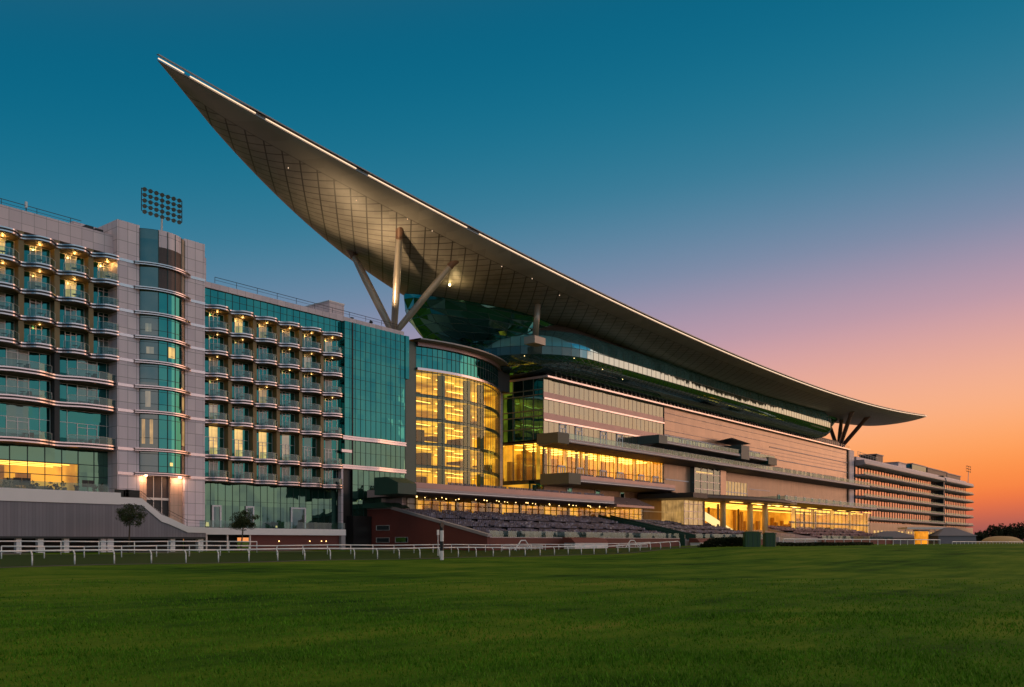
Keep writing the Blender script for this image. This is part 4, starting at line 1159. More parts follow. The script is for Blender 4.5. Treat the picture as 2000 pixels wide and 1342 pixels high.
while x < 377:
    w = rd.choice((.8, 1.2, 1.8)); m.box(x, x + w, GY0 - .06, GY0 - .02, 26.1 + rd.choice((0, .5)), 28.2); x += w + rd.choice((.35, .6, 2.2))
m.build('dark_window', M['dark'], gs)
# wall below deck A, brown and with doors at right
m = MB(); m.quad((225, GY0, 12.5), (241, GY0, 12.5), (241, GY0, 25.6), (225, GY0, 25.6)); m.quad((281, GY0, 12.5), (G1, GY0, 12.5), (G1, GY0, 25.6), (281, GY0, 25.6)); m.quad((262, GY0, 21), (281, GY0, 21), (281, GY0, 25.6), (262, GY0, 25.6))
m.build('panel_wall', M['brown_low'], gs)
m = MB(); m.quad((G0 + .3, GY0, 10.6), (232, GY0, 10.6), (232, GY0, 16.0), (G0 + .3, GY0, 16.0)); m.quad((205, GY0 - .02, 4), (232, GY0 - .02, 4), (232, GY0 - .02, 10.6), (205, GY0 - .02, 10.6)); m.build('panel_wall', M['brown_low'], gs)
m = MB(); m.box(226, 240, GY0 - .12, GY0 - .01, 19.3, 19.6); m.box(206, 231, GY0 - .14, GY0 - .03, 9.9, 10.2); m.box(206, 231, GY0 - .14, GY0 - .03, 7.6, 7.8); m.box(283, 300, GY0 - .1, GY0 - .01, 19.2, 19.4); m.build('trim', M['white'], gs)
m = MB(); m.box(206, 231, GY0 - .05, GY0 - .03, 4.2, 7.5)
m.build('glass_band', M['glass_stand'], gs)
for px, z0, z1 in [(p, 16.2, 18.5) for p in (1521, 1536, 1554, 1571, 1586, 1600, 1614, 1629, 1641)] + [(p, 11.2, 14.9) for p in (1112, 1167, 1215)] + [(p, 4.2, 7.3) for p in (1257, 1268)]:
    x = atY(px, 960, GY0).x; f = MB(); w = .9 if z0 > 16 else 1.2
    f.box(x - w, x - w + .22, GY0 - .16, GY0 - .01, z0, z1); f.box(x + w - .22, x + w, GY0 - .16, GY0 - .01, z0, z1); f.box(x - w, x + w, GY0 - .16, GY0 - .01, z1 - .22, z1); d_ = f.build('door', M['white'], gs)
    p = MB(); p.quad((x - w + .22, GY0 - .06, z0), (x + w - .22, GY0 - .06, z0), (x + w - .22, GY0 - .06, z1 - .22), (x - w + .22, GY0 - .06, z1 - .22)); p.build('door_pane', M['glass_dark'], d_)
# glass corner facing the drum
m = MB(); m.quad((G0, GY0, 25.6), (G0, 150, 25.6), (G0, 150, 40), (G0, GY0, 40)); m.quad((G0, GY0, 14.6), (G0, 150, 14.6), (G0, 150, 16.0), (G0, GY0, 16.0)); m.build('glass_corner', M['glass_dark'], gs)
m = MB(); m.box(G0 + .06, G0 + .2, GY0 + .2, 165, 25.6, 40); m.build('corner_back', M['void'], gs)
m = MB()
for z in (25.5, 28.4, 31.2, 32.6, 36.2, 37.4): m.box(G0 - .12, G0 - .01, GY0, 150, z - .14, z + .14)
for y in (125.0, 127.9, 130.9, 134, 137.2): m.box(G0 - .10, G0 - .01, y - .10, y + .10, 4, 40)
m.build('mullion', M['colgrey'], gs)
m = MB(); m.quad((G0, GY0, 16.2), (G0, 150, 16.2), (G0, 150, 25.4), (G0, GY0, 25.4)); m.quad((G0, GY0, 4.0), (G0, 150, 4.0), (G0, 150, 14.6), (G0, GY0, 14.6)); m.build('corner_glass', M['glass_clear'], gs)
m = MB(); m.box(G0 - .1, G0 + .3, GY0 - .05, 150, 15.4, 16.3); m.box(G0 - .12, G0 + .4, GY0 - .02, 150, 24.9, 25.7); m.build('spandrel', M['dark'], gs)
# lit hall between deck C and deck A
hall(gs, G0 + .25, 224.8, GY0 + .3, 137, 16.2, 25.4, 4, 16, 3, lw=.3, left=False)
hall(gs, G0 + .25, 175.8, 137.3, 150, 16.2, 25.4, 3, 4, 33, lw=.3, left=False)
for i, x in enumerate((169.2, 173.5, 180, 187, 195, 204, 213, 221)):
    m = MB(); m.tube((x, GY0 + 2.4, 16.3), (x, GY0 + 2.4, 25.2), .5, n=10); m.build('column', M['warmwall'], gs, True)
m = MB()
for k in range(11): m.box(171 + k * 5, 172.8 + k * 5, 127.6, 136, 24.0, 24.12)
m.build('ceiling_light', M['lamp_soft'], gs)
m = MB(); m.quad((G0 + .05, GY0, 16.2), (GSEAM, GY0, 16.2), (GSEAM, GY0, 25.4), (G0 + .05, GY0, 25.4)); m.build('hall_glass', M['glass_clear'], gs)
m = MB(); curtain_grid(m, G0 + .1, GSEAM, GY0 - .02, 16.2, 25.3, 1.9, [19.6], .06, .1); m.build('mullion', M['intdark'], gs)
for px in (1095, 1131, 1177, 1210, 1251, 1279):
    x = atY(px, 900, GY0).x; f = MB(); w = 1.6
    f.box(x - w, x - w + .3, GY0 - .3, GY0 - .13, 16.3, 19.9); f.box(x + w - .3, x + w, GY0 - .3, GY0 - .13, 16.3, 19.9); f.box(x - w, x + w, GY0 - .3, GY0 - .13, 19.6, 19.95)
    f.box(x - .5, x - .3, GY0 - .3, GY0 - .13, 16.3, 19.6); f.box(x + .3, x + .5, GY0 - .3, GY0 - .13, 16.3, 19.6); f.build('door', M['white'], gs)
# lit concourse under deck D
hall(gs, 121.5, 204.5, 120.2, 126.8, 6.2, 10.4, 2, 26, 8, lw=.22)
m = MB(); curtain_grid(m, 118.5, 205, 120.0, 5.8, 10.4, 2.3, [8.8], .07, .1); m.build('mullion', M['intdark'], gs)
m = MB(); m.quad((118.5, 120.05, 5.8), (205, 120.05, 5.8), (205, 120.05, 10.4), (118.5, 120.05, 10.4)); m.build('hall_glass', M['glass_clear'], gs)
m = MB(); m.box(117.6, 121.2, 120.3, 126.8, 2.5, 10.4); m.build('end_wall', M['panel_band'], gs)
for k in range(34):
    x = 116.5 + k * 2.05 + random.uniform(-.6, .6); yq = random.uniform(114.5, 119.); l = MB(); l.tube((x, yq, 10.0), (x, yq, 9.85), random.uniform(.06, .12), n=8); l.build('downlight', M['lamp_spot'], gs)
m = MB(); m.quad((165.8, 127.6, 10.9), (168.0, 127.6, 10.9), (168.0, 127.6, 16), (165.8, 127.6, 16)); m.build('lower_glass', M['glass_dark'], gs)
hall(gs, 166.5, 176, 127.2, 137, 10.8, 15.2, 2, 3, 4)

# cantilevered decks
def deck(name, x0, x1, y0, zt, th_=1.0, under=True, parent=gs, bal=True, y1=GY0 - .02, para=None, tip=2.2):
    pts = [(y1, zt), (y0, zt), (y0, zt - .35), (y0 + .14, zt - .38), (y0 + .14, zt - .5), (y0, zt - .53), (y0, zt - th_ * .75), (y0 + tip, zt - th_ * 1.3), (y1, zt - th_ * 1.5)]
    m = MB(); m.sideprism(pts, x0, x1); d = m.build(name, M['deck'], parent)
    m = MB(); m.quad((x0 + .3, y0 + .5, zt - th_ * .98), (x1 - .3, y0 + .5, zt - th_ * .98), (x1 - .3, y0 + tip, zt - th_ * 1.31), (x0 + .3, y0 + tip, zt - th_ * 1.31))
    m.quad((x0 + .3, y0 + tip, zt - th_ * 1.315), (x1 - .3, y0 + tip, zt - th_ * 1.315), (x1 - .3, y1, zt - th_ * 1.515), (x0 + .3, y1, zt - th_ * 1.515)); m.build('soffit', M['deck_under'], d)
    m = MB(); m.box(x0, x1, y0 - .06, y0 - .005, zt - .62, zt - .42); m.build('edge_trim', M['white'], d)
    if bal:
        m = MB(); m.quad((x0 + .1, y0 + .1, zt), (x1 - .1, y0 + .1, zt), (x1 - .1, y0 + .1, zt + 1.2), (x0 + .1, y0 + .1, zt + 1.2)); m.quad((x0 + .1, y0 + .1, zt), (x0 + .1, y1, zt), (x0 + .1, y1, zt + 1.2), (x0 + .1, y0 + .1, zt + 1.2)); m.build('balustrade', M['balustrade'], d)
        m = MB(); m.tube((x0, y0 + .1, zt + 1.22), (x1, y0 + .1, zt + 1.22), .045, n=5)
        n = int((x1 - x0) / 2.4)
        for i in range(n + 1): m.box(x0 + (x1 - x0) * i / n - .025, x0 + (x1 - x0) * i / n + .025, y0 + .07, y0 + .13, zt, zt + 1.2)
        m.build('handrail', M['alu'], d)
    if para:
        m = MB(); m.box(x0, x1, y0 - .02, y0 + .22, zt, zt + para); m.build('parapet', M['spandrel'], d)
    return d


deck('deck', 166.0, 392, 119.0, 25.5, 1.1, tip=3)
deck('deck', 211.5, 289, 118.6, 29.0, 1.0, tip=3)
m = MB(); m.box(210.5, 215, 118.3, 124.8, 28.0, 30.2); m.build('end_box', M['colgrey'], gs)
m = MB(); m.box(165.2, 169.6, 118.8, 124.8, 24.2, 26.6); m.build('end_box', pbr('olive_end', (.14, .13, .09), .6), gs)
m = MB(); m.box(262, 268, 118.3, 124.8, 27.5, 31.8); m.build('lift_box', M['colgrey'], gs)
m = MB(); m.add([(255, 119.5, 33.2), (272, 119.5, 33.0), (270, 124.5, 32.5), (256, 124.5, 32.7), (263, 122, 34.4)], [(0, 1, 4), (1, 2, 4), (2, 3, 4), (3, 0, 4), (3, 2, 1, 0)]); m.build('lift_canopy', M['dark'], gs)
m = MB(); m.box(283, 290, 118.3, 124.5, 27.2, 29.6); m.build('end_box', M['green'], gs)
deck('deck', 168.0, 217, 117.0, 16.2, .9, bal=False, para=.8, tip=2.5)
m = MB(); m.box(166.6, 171.4, 116.8, 124.9, 14.9, 17.4); m.build('end_box', pbr('olive_end', (.14, .13, .09), .6), gs)
deck('deck', 112.8, 178.5, 112.2, 11.2, .9, bal=False, para=1.0, tip=2.2, y1=124.6)
m = MB()
pts = [(112.0, 10.0), (112.0, 11.9), (118.5, 13.4), (126, 13.4), (126, 9.9)]
m.sideprism([(111.7, 10.0), (111.7, 11.9), (114.5, 13.0), (117.6, 13.0), (117.6, 9.9)], 108.2, 112.7); m.build('awning', M['green'], gs)
m = MB(); m.sideprism([(111.5, 9.9), (111.5, 10.4), (117, 12.6), (124, 10.5), (124, 9.9)], 178.6, 196); m.build('awning', M['spandrel'], gs)
# small white sign panels on deck D parapet
# curved canopy over the main entrance hall
m = MB(); xs = [210 + 88 * i / 24 for i in range(25)]
def cy(x): return 106.5 + 8 * ((x - 252) / 46) ** 2
def cz(x): return 13.55 + .5 * (x - 210) / 88
m.sheet([[(x, cy(x), cz(x)) for x in xs], [(x, cy(x), cz(x) + .55) for x in xs], [(x, cy(x) + 1.2, cz(x) + 1.0) for x in xs], [(x, 124.7, cz(x) + 1.2) for x in xs], [(x, 124.7, cz(x) - .5) for x in xs], [(x, cy(x) + 2., cz(x) - .35) for x in xs], [(x, cy(x), cz(x)) for x in xs]])
m.build('canopy', M['deck_under'], gs)
m = MB(); m.box(209, 217, 107.5, 124, 13.1, 14.4); m.build('canopy_end', M['dark'], gs)
# vertical glass box and pale bay above the canopy
m = MB(); m.box(241, 258, GY0 - 1.4, GY0 + .2, 14.8, 24.2); m.build('glass_box', M['glass_tower'], gs)
m = MB(); curtain_grid(m, 241, 258, GY0 - 1.42, 14.8, 24.2, 4.2, [17.5, 19.8, 22.1], .09, .1); m.build('mullion', M['alu'], gs)
m = MB(); m.box(242, 253, GY0 - 1.47, GY0 - 1.42, 22.3, 22.7); m.build('lit_strip', M['lit_a'], gs)
m = MB(); m.box(258.2, 262, GY0 - 1.6, GY0 + .2, 14.8, 24.4); m.build('pillar', M['brown'], gs)
hall(gs, 262.2, 281, GY0 + .1, GY0 + .24 + 6, 14.8, 21, 2, 3, 14) if False else None
m = MB(); m.quad((262, GY0 - .02, 14.8), (281, GY0 - .02, 14.8), (281, GY0 - .02, 21), (262, GY0 - .02, 21)); m.build('lit_window', M['lit_b'], gs)
m = MB(); curtain_grid(m, 262, 281, GY0 - .06, 14.8, 21, 2.4, [17.6], .12, .1); m.build('window_frame', M['white'], gs)
deck('deck', 292, 392, 116.2, 15.9, .9, bal=True, tip=2.4, y1=GY0 - .02)
# grand lit hall below
hall(gs, 232.2, G1 - .5, 116.5, 137, 4.2, 13.2, 5, 40, 21, lw=.3)
for k in range(9):
    m = MB(); m.box(238 + k * 15, 246 + k * 15, 110.5, 111.1, 13.0, 13.06); m.build('ceiling_light', M['lamp_soft'], gs)
for p in (1412, 1465, 1494):
    x = atY(p, 1000, 113.5).x; m = MB(); m.tube((x, 113.5, 4.0), (x, 113.5, 13.4), .85, n=14); m.build('column', pbr('warm_column', (.62, .48, .25), .6), gs, True)
for x in (300, 318, 338, 358):
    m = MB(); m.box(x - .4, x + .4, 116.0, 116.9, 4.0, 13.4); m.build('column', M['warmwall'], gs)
m = MB(); m.box(296, G1, 116.0, 116.6, 8.0, 8.7); m.build('gallery_edge', M['deck'], gs)
m = MB(); m.quad((296, 115.9, 4.4), (G1, 115.9, 4.4), (G1, 115.9, 13.2), (296, 115.9, 13.2)); m.build('hall_glass', M['glass_clear'], gs)
m = MB(); curtain_grid(m, 296, G1, 115.85, 4.4, 13.2, 4.2, [8.3], .08, .1); m.build('mullion', M['intdark'], gs)
m = MB(); m.add([(232, 118, 10.8), (232, 121, 10.8), (256, 121, 4.4), (256, 118, 4.4), (232, 118, 11.6), (256, 118, 5.2)], [(0, 1, 2, 3), (4, 0, 3, 5)]); m.build('stair_flight', M['lamp'] if False else lamp_mat('stair_glow', (1, .70, .28), 1.3), gs)  # the flight itself glows, its brightness put in as emission
m = MB(); m.box(218.5, 229.5, 115.2, 122, 4.0, 13.0); m.build('glazed_kiosk', M['lit_b'], gs)
m = MB(); curtain_grid(m, 218.5, 229.5, 115.15, 4.0, 13.0, 2.7, [6, 8, 10, 12], .10, .1); m.build('mullion', M['alu'], gs)
m = MB(); m.box(229.6, 230.6, 115, 116, 4.0, 13.0); m.build('column', M['dark'], gs)
for k in range(16):
    x = 262 + k * 7.2; l = MB(); l.box(x, x + 2.0, 112.6, 113.2, 13.05, 13.12); l.build('downlight', M['lamp_spot'], gs) if x < 296 else None
# recessed top storey with white posts under the lounge
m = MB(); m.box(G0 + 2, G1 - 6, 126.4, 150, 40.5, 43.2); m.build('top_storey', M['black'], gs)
pm = MB(); pm.box(-.16, .16, -.1, .1, 0, 1.4); PM = raw(pm, 'roof_post', M['alu'])
for i in range(96): link('roof_post', PM, gs, Vector((G0 + 4 + i * 2.15, 124.3, 40.5)) - gs.location)
m = MB(); m.box(G0, G1, 124.1, 124.19, 41.5, 41.6); m.box(G0, G1, 124.1, 124.19, 41.0, 41.06); m.build('roof_handrail', M['dark'], gs)
m = MB(); m.box(G1, G1 + 1.5, GY0 - .4, 140, 2, 40.8); m.build('end_pillar', M['dark'], gs)
m = MB(); m.box(G1 + 1.5, G1 + 8, GY0 - .2, 140, 2, 40.4); m.build('end_wall', M['panel_band'], gs)
lz = MB()

# ------------------------------------------------------------------ crescent roof
XL, XRR = 69.7, 496.0; XC = (XL + XRR) / 2; XH = (XRR - XL) / 2
def roofF_Y(X): return 103 + 19 * ((X - XC) / XH) ** 2
def roofB_Y(X): return 122 + 50 * (1 - ((X - XC) / XH) ** 2)
def solve(px, py, fn):
    dx, dy = ray(px); lo = None
    if px in (307, 1810): X = XL if px == 307 else XRR; return X, CAMZ + X / dx * (HZ - py) / F_PX
    for i in range(4000):                     # first crossing of the plan curve along the sight line, tips included
        X = XL + (XRR - XL) * i / 3999
        d = X * dy - fn(X) * dx
        if lo is not None and (d > 0) != (lo > 0): break
        lo = d
    t = X / dx
    return X, CAMZ + t * (HZ - py) / F_PX
EF = [(307, 118), (430, 188), (560, 262), (670, 320), (780, 380), (920, 452), (1060, 523), (1180, 583), (1300, 640), (1400, 684), (1500, 725), (1600, 761), (1700, 793), (1760, 806), (1810, 814)]
EB = [(307, 118), (350, 175), (400, 235), (460, 303), (520, 365), (600, 437), (660, 487), (720, 530), (775, 568), (830, 604), (1660, 819), (1700, 820.5), (1760, 818.5), (1810, 814)]
pf = np.array([solve(x, y, roofF_Y) for x, y in EF]); pbk = np.array([solve(x, y, roofB_Y) for x, y in EB])
ztip = (pf[0, 1], pf[-1, 1])
def fitpoly(P, deg):
    u = (P[:, 0] - XC) / XH; w = np.ones(len(u)); w[0] = w[-1] = 8
    return np.polyfit(u, P[:, 1], deg, w=w)
cf, cb_ = fitpoly(pf, 6), fitpoly(pbk, 4)
def zF(X): return float(np.polyval(cf, (X - XC) / XH))
def zB(X): return float(np.polyval(cb_, (X - XC) / XH)) * 1.0 + 0
def roof_pt(X, w):
    q = 1 - ((X - XC) / XH) ** 2
    f = Vector((X, roofF_Y(X), zF(X))); b = Vector((X, roofB_Y(X), zF(X) + (zB(X) - zF(X)) * min(1., max(0, q) * 9)))
    p = f.lerp(b, w)
    sag = 5.2 * min(1., max(0., q) * 1.9) * (math.sin(PI * min(1, w)) ** .72) * (1 - .25 * w)
    p.z -= sag
    return p
NS, NW = 150, 26
svals = [XL + (XRR - XL) * (.5 - .5 * math.cos(PI * (i + .0) / NS)) for i in range(NS + 1)]
cr = thing('crescent_roof', 'huge crescent shaped roof sweeping over the stand to a point at each end', 'roof', (XC, 130, 55))
rows, uv, acr = [], [], []
for X in svals:
    wid = roofB_Y(X) - roofF_Y(X); r_ = []
    for j in range(NW + 1):
        w = (j / NW) ** 1.15; p = roof_pt(X, w); r_.append(p); uv.append((X - .95 * p.y, X + p.y)); acr.append(w * max(wid, 1.) * 1.06)
    rows.append(r_)
m = MB(); m.sheet(rows); sof = m.build('soffit', M['roof_soffit'], cr, True, uv)
at_ = sof.data.attributes.new('across', 'FLOAT', 'POINT'); at_.data.foreach_set('value', np.array(acr, dtype=np.float32))
m = MB(); rows = []
for X in svals:
    q = 1 - ((X - XC) / XH) ** 2; kq = min(1, q * 6); a = roof_pt(X, 0) + Vector((0, -.03, .06)); b = roof_pt(X, 1) + Vector((0, .03, .06)); r_ = [a, a + Vector((0, .0, .9 * kq))]
    for w in (.15, .4, .65, .9): p = a.lerp(b, w); p.z += .9 * kq + 2.5 * min(1., q * 2) * math.sin(PI * w); r_.append(p)
    r_ += [b + Vector((0, 0, .7 * min(1, q * 4))), b]; rows.append(r_)
m.sheet(rows); m.build('roof_skin', M['roof_top'], cr, True)
m = MB(); rb = MB()
pts = [roof_pt(X, 0) for X in svals]
for i in range(1, NS):
    a, b = pts[i], pts[i + 1]
    o = Vector((0, -.18, .28))
    if i % 9 == 0 and i < 37: m.build('edge_light', M['lamp_edge'], cr); m = MB(); continue
    m.tube(a + o, b + o, .085, n=5)
m.build('edge_light', M['lamp_edge'], cr)
m = MB(); m.sheet([[p + Vector((0, -.42, .62)) for p in pts[:-1]], [p + Vector((0, -.42, .82)) for p in pts[:-1]], [p + Vector((0, .3, .95)) for p in pts[:-1]]]); m.build('gutter', M['roof_top'], cr)

# brute-force lookup: where a sight line meets the soffit
SG = np.array([[tuple(roof_pt(X, w)) for w in np.linspace(.02, .98, 60)] for X in np.linspace(XL + 5, XRR - 5, 300)])
def soffit_at(px, py):
    P = SG.reshape(-1, 3); dep = P[:, 0] * FX + P[:, 1] * FY; lat = P[:, 0] * FY - P[:, 1] * FX
    u = 1000 + F_PX * lat / dep; v_ = HZ - F_PX * (P[:, 2] - CAMZ) / dep
    e = (u - px) ** 2 + (v_ - py) ** 2 + dep * .01; i = int(np.argmin(e)); return Vector(P[i])
def soffit_z(X, Y):
    w = (Y - roofF_Y(X)) / (roofB_Y(X) - roofF_Y(X)); return roof_pt(X, min(.98, max(.02, w))).z

M['strut'] = pbr('painted_strut', (.40, .34, .28), .38, .35, .08, .5)
M['strut_dark'] = pbr('bronze_strut', (.20, .11, .075), .45, .3, .08, .5)
def strut(p, q, r, mat, root):
    d = (q - p); L = d.length; m = MB()
    k = [(0, .5), (.10, .92), (.35, 1.), (.7, 1.), (1.03, .72)]
    for (a, ra), (b, rb_) in zip(k, k[1:]): m.tube(p + d * a, p + d * b, r * ra, r * rb_, n=14, cap=False)
    o = m.build('strut', mat, root, True)
    c = MB(); c.tube(p + d * .945, p + d * .96, r * 1.02, n=14); c.tube(p + d * .96, p + d * 1.06, r * .9, r * 1.25, n=14); c.build('collar', M['strut_dark'], o)
LB = atY(769, 634, 131.0); LB.z = 42.9
m = MB(); m.tube(LB + Vector((0, 0, -.05)), LB + Vector((0, 0, .9)), 1.5, .7, n=12); m.build('strut_foot', M['strut_dark'], cr)
LT = [soffit_at(686, 494), soffit_at(779, 455), soffit_at(886, 513)]
for q, r in zip(LT, (.78, .72, .70)): strut(LB + Vector((0, 0, .4)), q, r, M['strut'], cr)
RB = atY(1637, 877, 131.5); RB.z = 40.5
m = MB(); m.tube(RB, RB + Vector((0, 0, 1)), 1.6, .8, n=12); m.build('strut_foot', M['strut_dark'], cr)
for (a, b) in ((1617, 833), (1643, 820), (1662, 806), (1694, 815)):
    strut(RB + Vector((0, 0, .4)), soffit_at(a, b), .85, M['strut_dark'], cr)
q = soffit_at(1047, 594)
m = MB(); fp = Vector((q.x + 1.0, q.y + 1.5, 47.0)); m.tube(fp, q + Vector((0, 0, .5)), .7, n=12); m.build('strut', M['strut'], cr, True)
m = MB(); m.prism([(fp.x - 2.0, fp.y - 1.4), (fp.x + 2.0, fp.y - 1.4), (fp.x + 2.0, fp.y + 1.6), (fp.x - 2.0, fp.y + 1.6)], 45.6, 47.2); m.build('strut_foot', M['strut'], cr)
# small fittings on the soffit
for p in ((796, 430), (845, 449), (982, 518), (1039, 548), (1092, 573), (560, 322), (700, 395)):
    q = soffit_at(*p); l = MB(); l.tube(q + Vector((0, 0, .2)), q - Vector((0, 0, .12)), .06, n=6); l.build('soffit_lamp', M['lamp_edge'], cr)
q = soffit_at(874, 553); l = MB(); l.blob(q - Vector((0, .5, .4)), (.24, .24, .24), 1, 10, 8, 0.); l.build('soffit_lamp', lamp_mat('bright_lamp', (1, .72, .28), 20.), cr)
point(q - Vector((0, 2.2, 1.9)), 420, (1, .7, .3), .4)

# floodlights on the hotel roof that wash the underside
def uplight(name, loc, target, power, size, label, col=(1., .68, .36), blend=.7):
    th = thing(name, label, 'lamp', loc, 'roof uplights')
    d = (Vector(target) - Vector(loc)).normalized(); L = Vector(loc)
    m = MB(); m.box(L.x - .35, L.x + .35, L.y - .3, L.y + .3, L.z, L.z + .15); m.build('base', M['dark'], th)
    m = MB(); m.tube(L + Vector((0, 0, .4)), L + Vector((0, 0, .4)) + d * .5, .28, .36, n=10, cap=False); m.build('lamp_housing', M['dark'], th)
    l = bpy.data.lights.new(name, 'SPOT'); l.energy = power; l.spot_size = R(size); l.spot_blend = blend; l.color = col; l.shadow_soft_size = .3
    o = link('uplight_lamp', l, None, L + Vector((0, 0, .4)) + d * .45); o.rotation_euler = (-d).to_track_quat('Z', 'Y').to_euler()


uplight('roof_uplight', (112.5, 128.5, 42.9), soffit_at(708, 425), 12500, 84, 'dark uplight on the hotel roof, farther from the strut foot')
uplight('roof_uplight', (116.5, 127.8, 42.9), soffit_at(820, 480), 10000, 84, 'dark uplight on the hotel roof, close to the strut foot')
uplight('roof_uplight', (117.5, 131.0, 42.9), LB.lerp(LT[0], .5), 500, 40, 'small uplight on the hotel roof aimed at a strut')

# ------------------------------------------------------------------ glass hull and glass lounge under the roof
def facet_sheet(rows, rdseed=1):
    rd = np.random.default_rng(rdseed); m = MB(); n = len(rows[0])
    for i in range(len(rows) - 1):
        for j in range(n - 1):
            a, b, c, d = rows[i][j], rows[i][j + 1], rows[i + 1][j + 1], rows[i + 1][j]
            if (i + j) % 2: m.add([a, b, c], [(0, 1, 2)]); m.add([a, c, d], [(0, 1, 2)])
            else: m.add([a, b, d], [(0, 1, 2)]); m.add([b, c, d], [(0, 1, 2)])
    return m


def stadium(x0, x1, yc, ax, ay, n):
    """half outline seen from the track: left end, front, right end (full ring closed behind)"""
    pts = []
    for i in range(n + 1):
        th_ = PI * .5 + PI * i / n; pts.append((x0 + ax * math.cos(th_), yc + ay * math.sin(th_)))
    for i in range(n + 1):
        th_ = 1.5 * PI + PI * i / n; pts.append((x1 + ax * math.cos(th_), yc + ay * math.sin(th_)))
    pts.append(pts[0]); return pts


hl = thing('glass_hull', 'dark green faceted glass hull hanging under the crescent roof', 'glass hull', (170, 140, 50))
rdj = np.random.default_rng(9)
HX0, HX1, HYC = 168.5, 359., 140.5
rows = []
LV_ = [(1.0, 0), (.995, .17), (.97, .34), (.93, .50), (.865, .65), (.77, .78), (.64, .89), (.47, .97), (.28, 1.)]
for i, (s_, dz) in enumerate(LV_):
    r_ = []
    for k, (x, y) in enumerate(stadium(HX0, HX1, HYC, 26 * s_, 17 * s_, 13)):
        zt = soffit_z(min(max(x, XL + 30), XRR - 30), y) + .8; zb = 47.2
        r_.append(Vector((x, y, zt + (zb - zt) * dz)) + (Vector(rdj.normal(0, .16, 3)) if 0 < i and 0 < k < 28 else Vector((0, 0, 0))))
    rows.append(r_)
# long straight sides need more divisions
def densify(rows, step=3.2):
    out = [[] for _ in rows]
    for k in range(len(rows[0]) - 1):
        L = (rows[0][k + 1] - rows[0][k]).length; n = max(1, int(L / step))
        for q in range(n):
            for o, r_ in zip(out, rows):
                p = r_[k].lerp(r_[k + 1], q / n)
                if q: p += Vector(rdj.normal(0, .12, 3))
                o.append(p)
    for o, r_ in zip(out, rows): o.append(r_[-1])
    return out
rows = densify(rows)
for r_ in rows:
    for p in r_:
        pass
facet_sheet(rows).build('glass_shell', M['hull'], hl)
jm = MB(); rd = random.Random(4)
for i in range(1, len(rows) - 1):
    for j in range(0, min(24, len(rows[0]) - 1)):
        jm.tube(rows[i][j], rows[i][j + 1], .055, n=4); jm.tube(rows[i][j], rows[i + 1][j + (j + i) % 2], .055, n=4)
jm.build('lattice', M['mull'], hl)
# a tall light fin visible inside
a = soffit_at(888, 562); 
m = MB(); m.add([rows[-1][j] for j in range(len(rows[0]) - 1)], [tuple(range(len(rows[0]) - 1))]); m.build('keel', M['hull'], hl)
for k, p in enumerate(((985, 573), (1008, 598), (968, 610), (985, 636))):
    q = atY(p[0], p[1], 121.5); q = atY(p[0], p[1], 122.0 + .2 * k)

lg = thing('glass_lounge', 'long dark green glass lounge with rounded ends above the stand', 'lounge', (250, 134, 38))
TX0, TX1, TYC = 177., 336., 135.5
PROF = [(54.5, .60), (52.4, .74), (50.4, .90), (48.5, .992), (46.4, 1.0), (44.5, 1.0), (43.4, .972), (42.3, .90), (41.6, .78), (41.2, .62)]
rows = []
for z, s_ in PROF:
    st_ = stadium(TX0, TX1, TYC, 18.5 * s_, 18.5 * s_, 12); r_ = []
    for k in range(len(st_) - 1):
        a, b = Vector((*st_[k], 0)), Vector((*st_[k + 1], 0)); n = max(1, int((b - a).length / 6))
        for q in range(n): p = a.lerp(b, q / n); r_.append((p.x, p.y, z))
    r_.append((st_[-1][0], st_[-1][1], z)); rows.append(r_)
nm = min(len(r_) for r_ in rows)
rows2 = []
for z, s_ in PROF:
    r_ = []
    for i in range(25): th_ = PI * .5 + PI * i / 24; r_.append((TX0 + 18.5 * s_ * math.cos(th_), TYC + 18.5 * s_ * math.sin(th_), z))
    for i in range(1, 70): r_.append((TX0 + (TX1 - TX0) * i / 70, TYC - 18.5 * s_, z))
    for i in range(25): th_ = 1.5 * PI + PI * i / 24; r_.append((TX1 + 18.5 * s_ * math.cos(th_), TYC + 18.5 * s_ * math.sin(th_), z))
    r_.append(r_[0]); rows2.append(r_)
for nm_, i0, i1, mt in (('brown_reflection', 0, 2, M['tube_reflection']), ('upper_glass', 2, 4, M['tube_up']), ('window_band', 4, 5, M['tube_band']), ('lower_glass', 5, 9, M['tube'])):
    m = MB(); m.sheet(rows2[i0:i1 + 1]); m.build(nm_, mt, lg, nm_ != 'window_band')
m = MB(); m.add(rows2[-1][:-1], [tuple(range(len(rows2[-1]) - 1))]); m.build('underside', M['void'], lg)
m = MB(); m.add(rows2[0][:-1], [tuple(range(len(rows2[0]) - 2, -1, -1))]); m.build('top', M['roof_top'], lg)
m = MB()
for i in range(3, len(rows2[0]) - 6):
    for a, b in ((4, 5), (5, 6), (6, 7), (3, 4)):
        p, q = Vector(rows2[a][i]), Vector(rows2[b][i]); m.tube(p, q, .055, n=4)
for i in (4, 5):
    for a, b in zip(rows2[i][3:-4], rows2[i][4:-3]): m.tube(a, b, .07, n=4)
for i in range(3, 30):                               # triangulated glazing bars round the near end
    for a in range(5, 9):
        p = Vector(rows2[a][i]); m.tube(p, rows2[a + 1][i + 1], .05, n=4); m.tube(rows2[a][i + 1], rows2[a + 1][i], .05, n=4); m.tube(p, rows2[a][i + 1], .05, n=4)
m.build('glazing_bar', M['mull'], lg)
rd = random.Random(2)
m = MB()
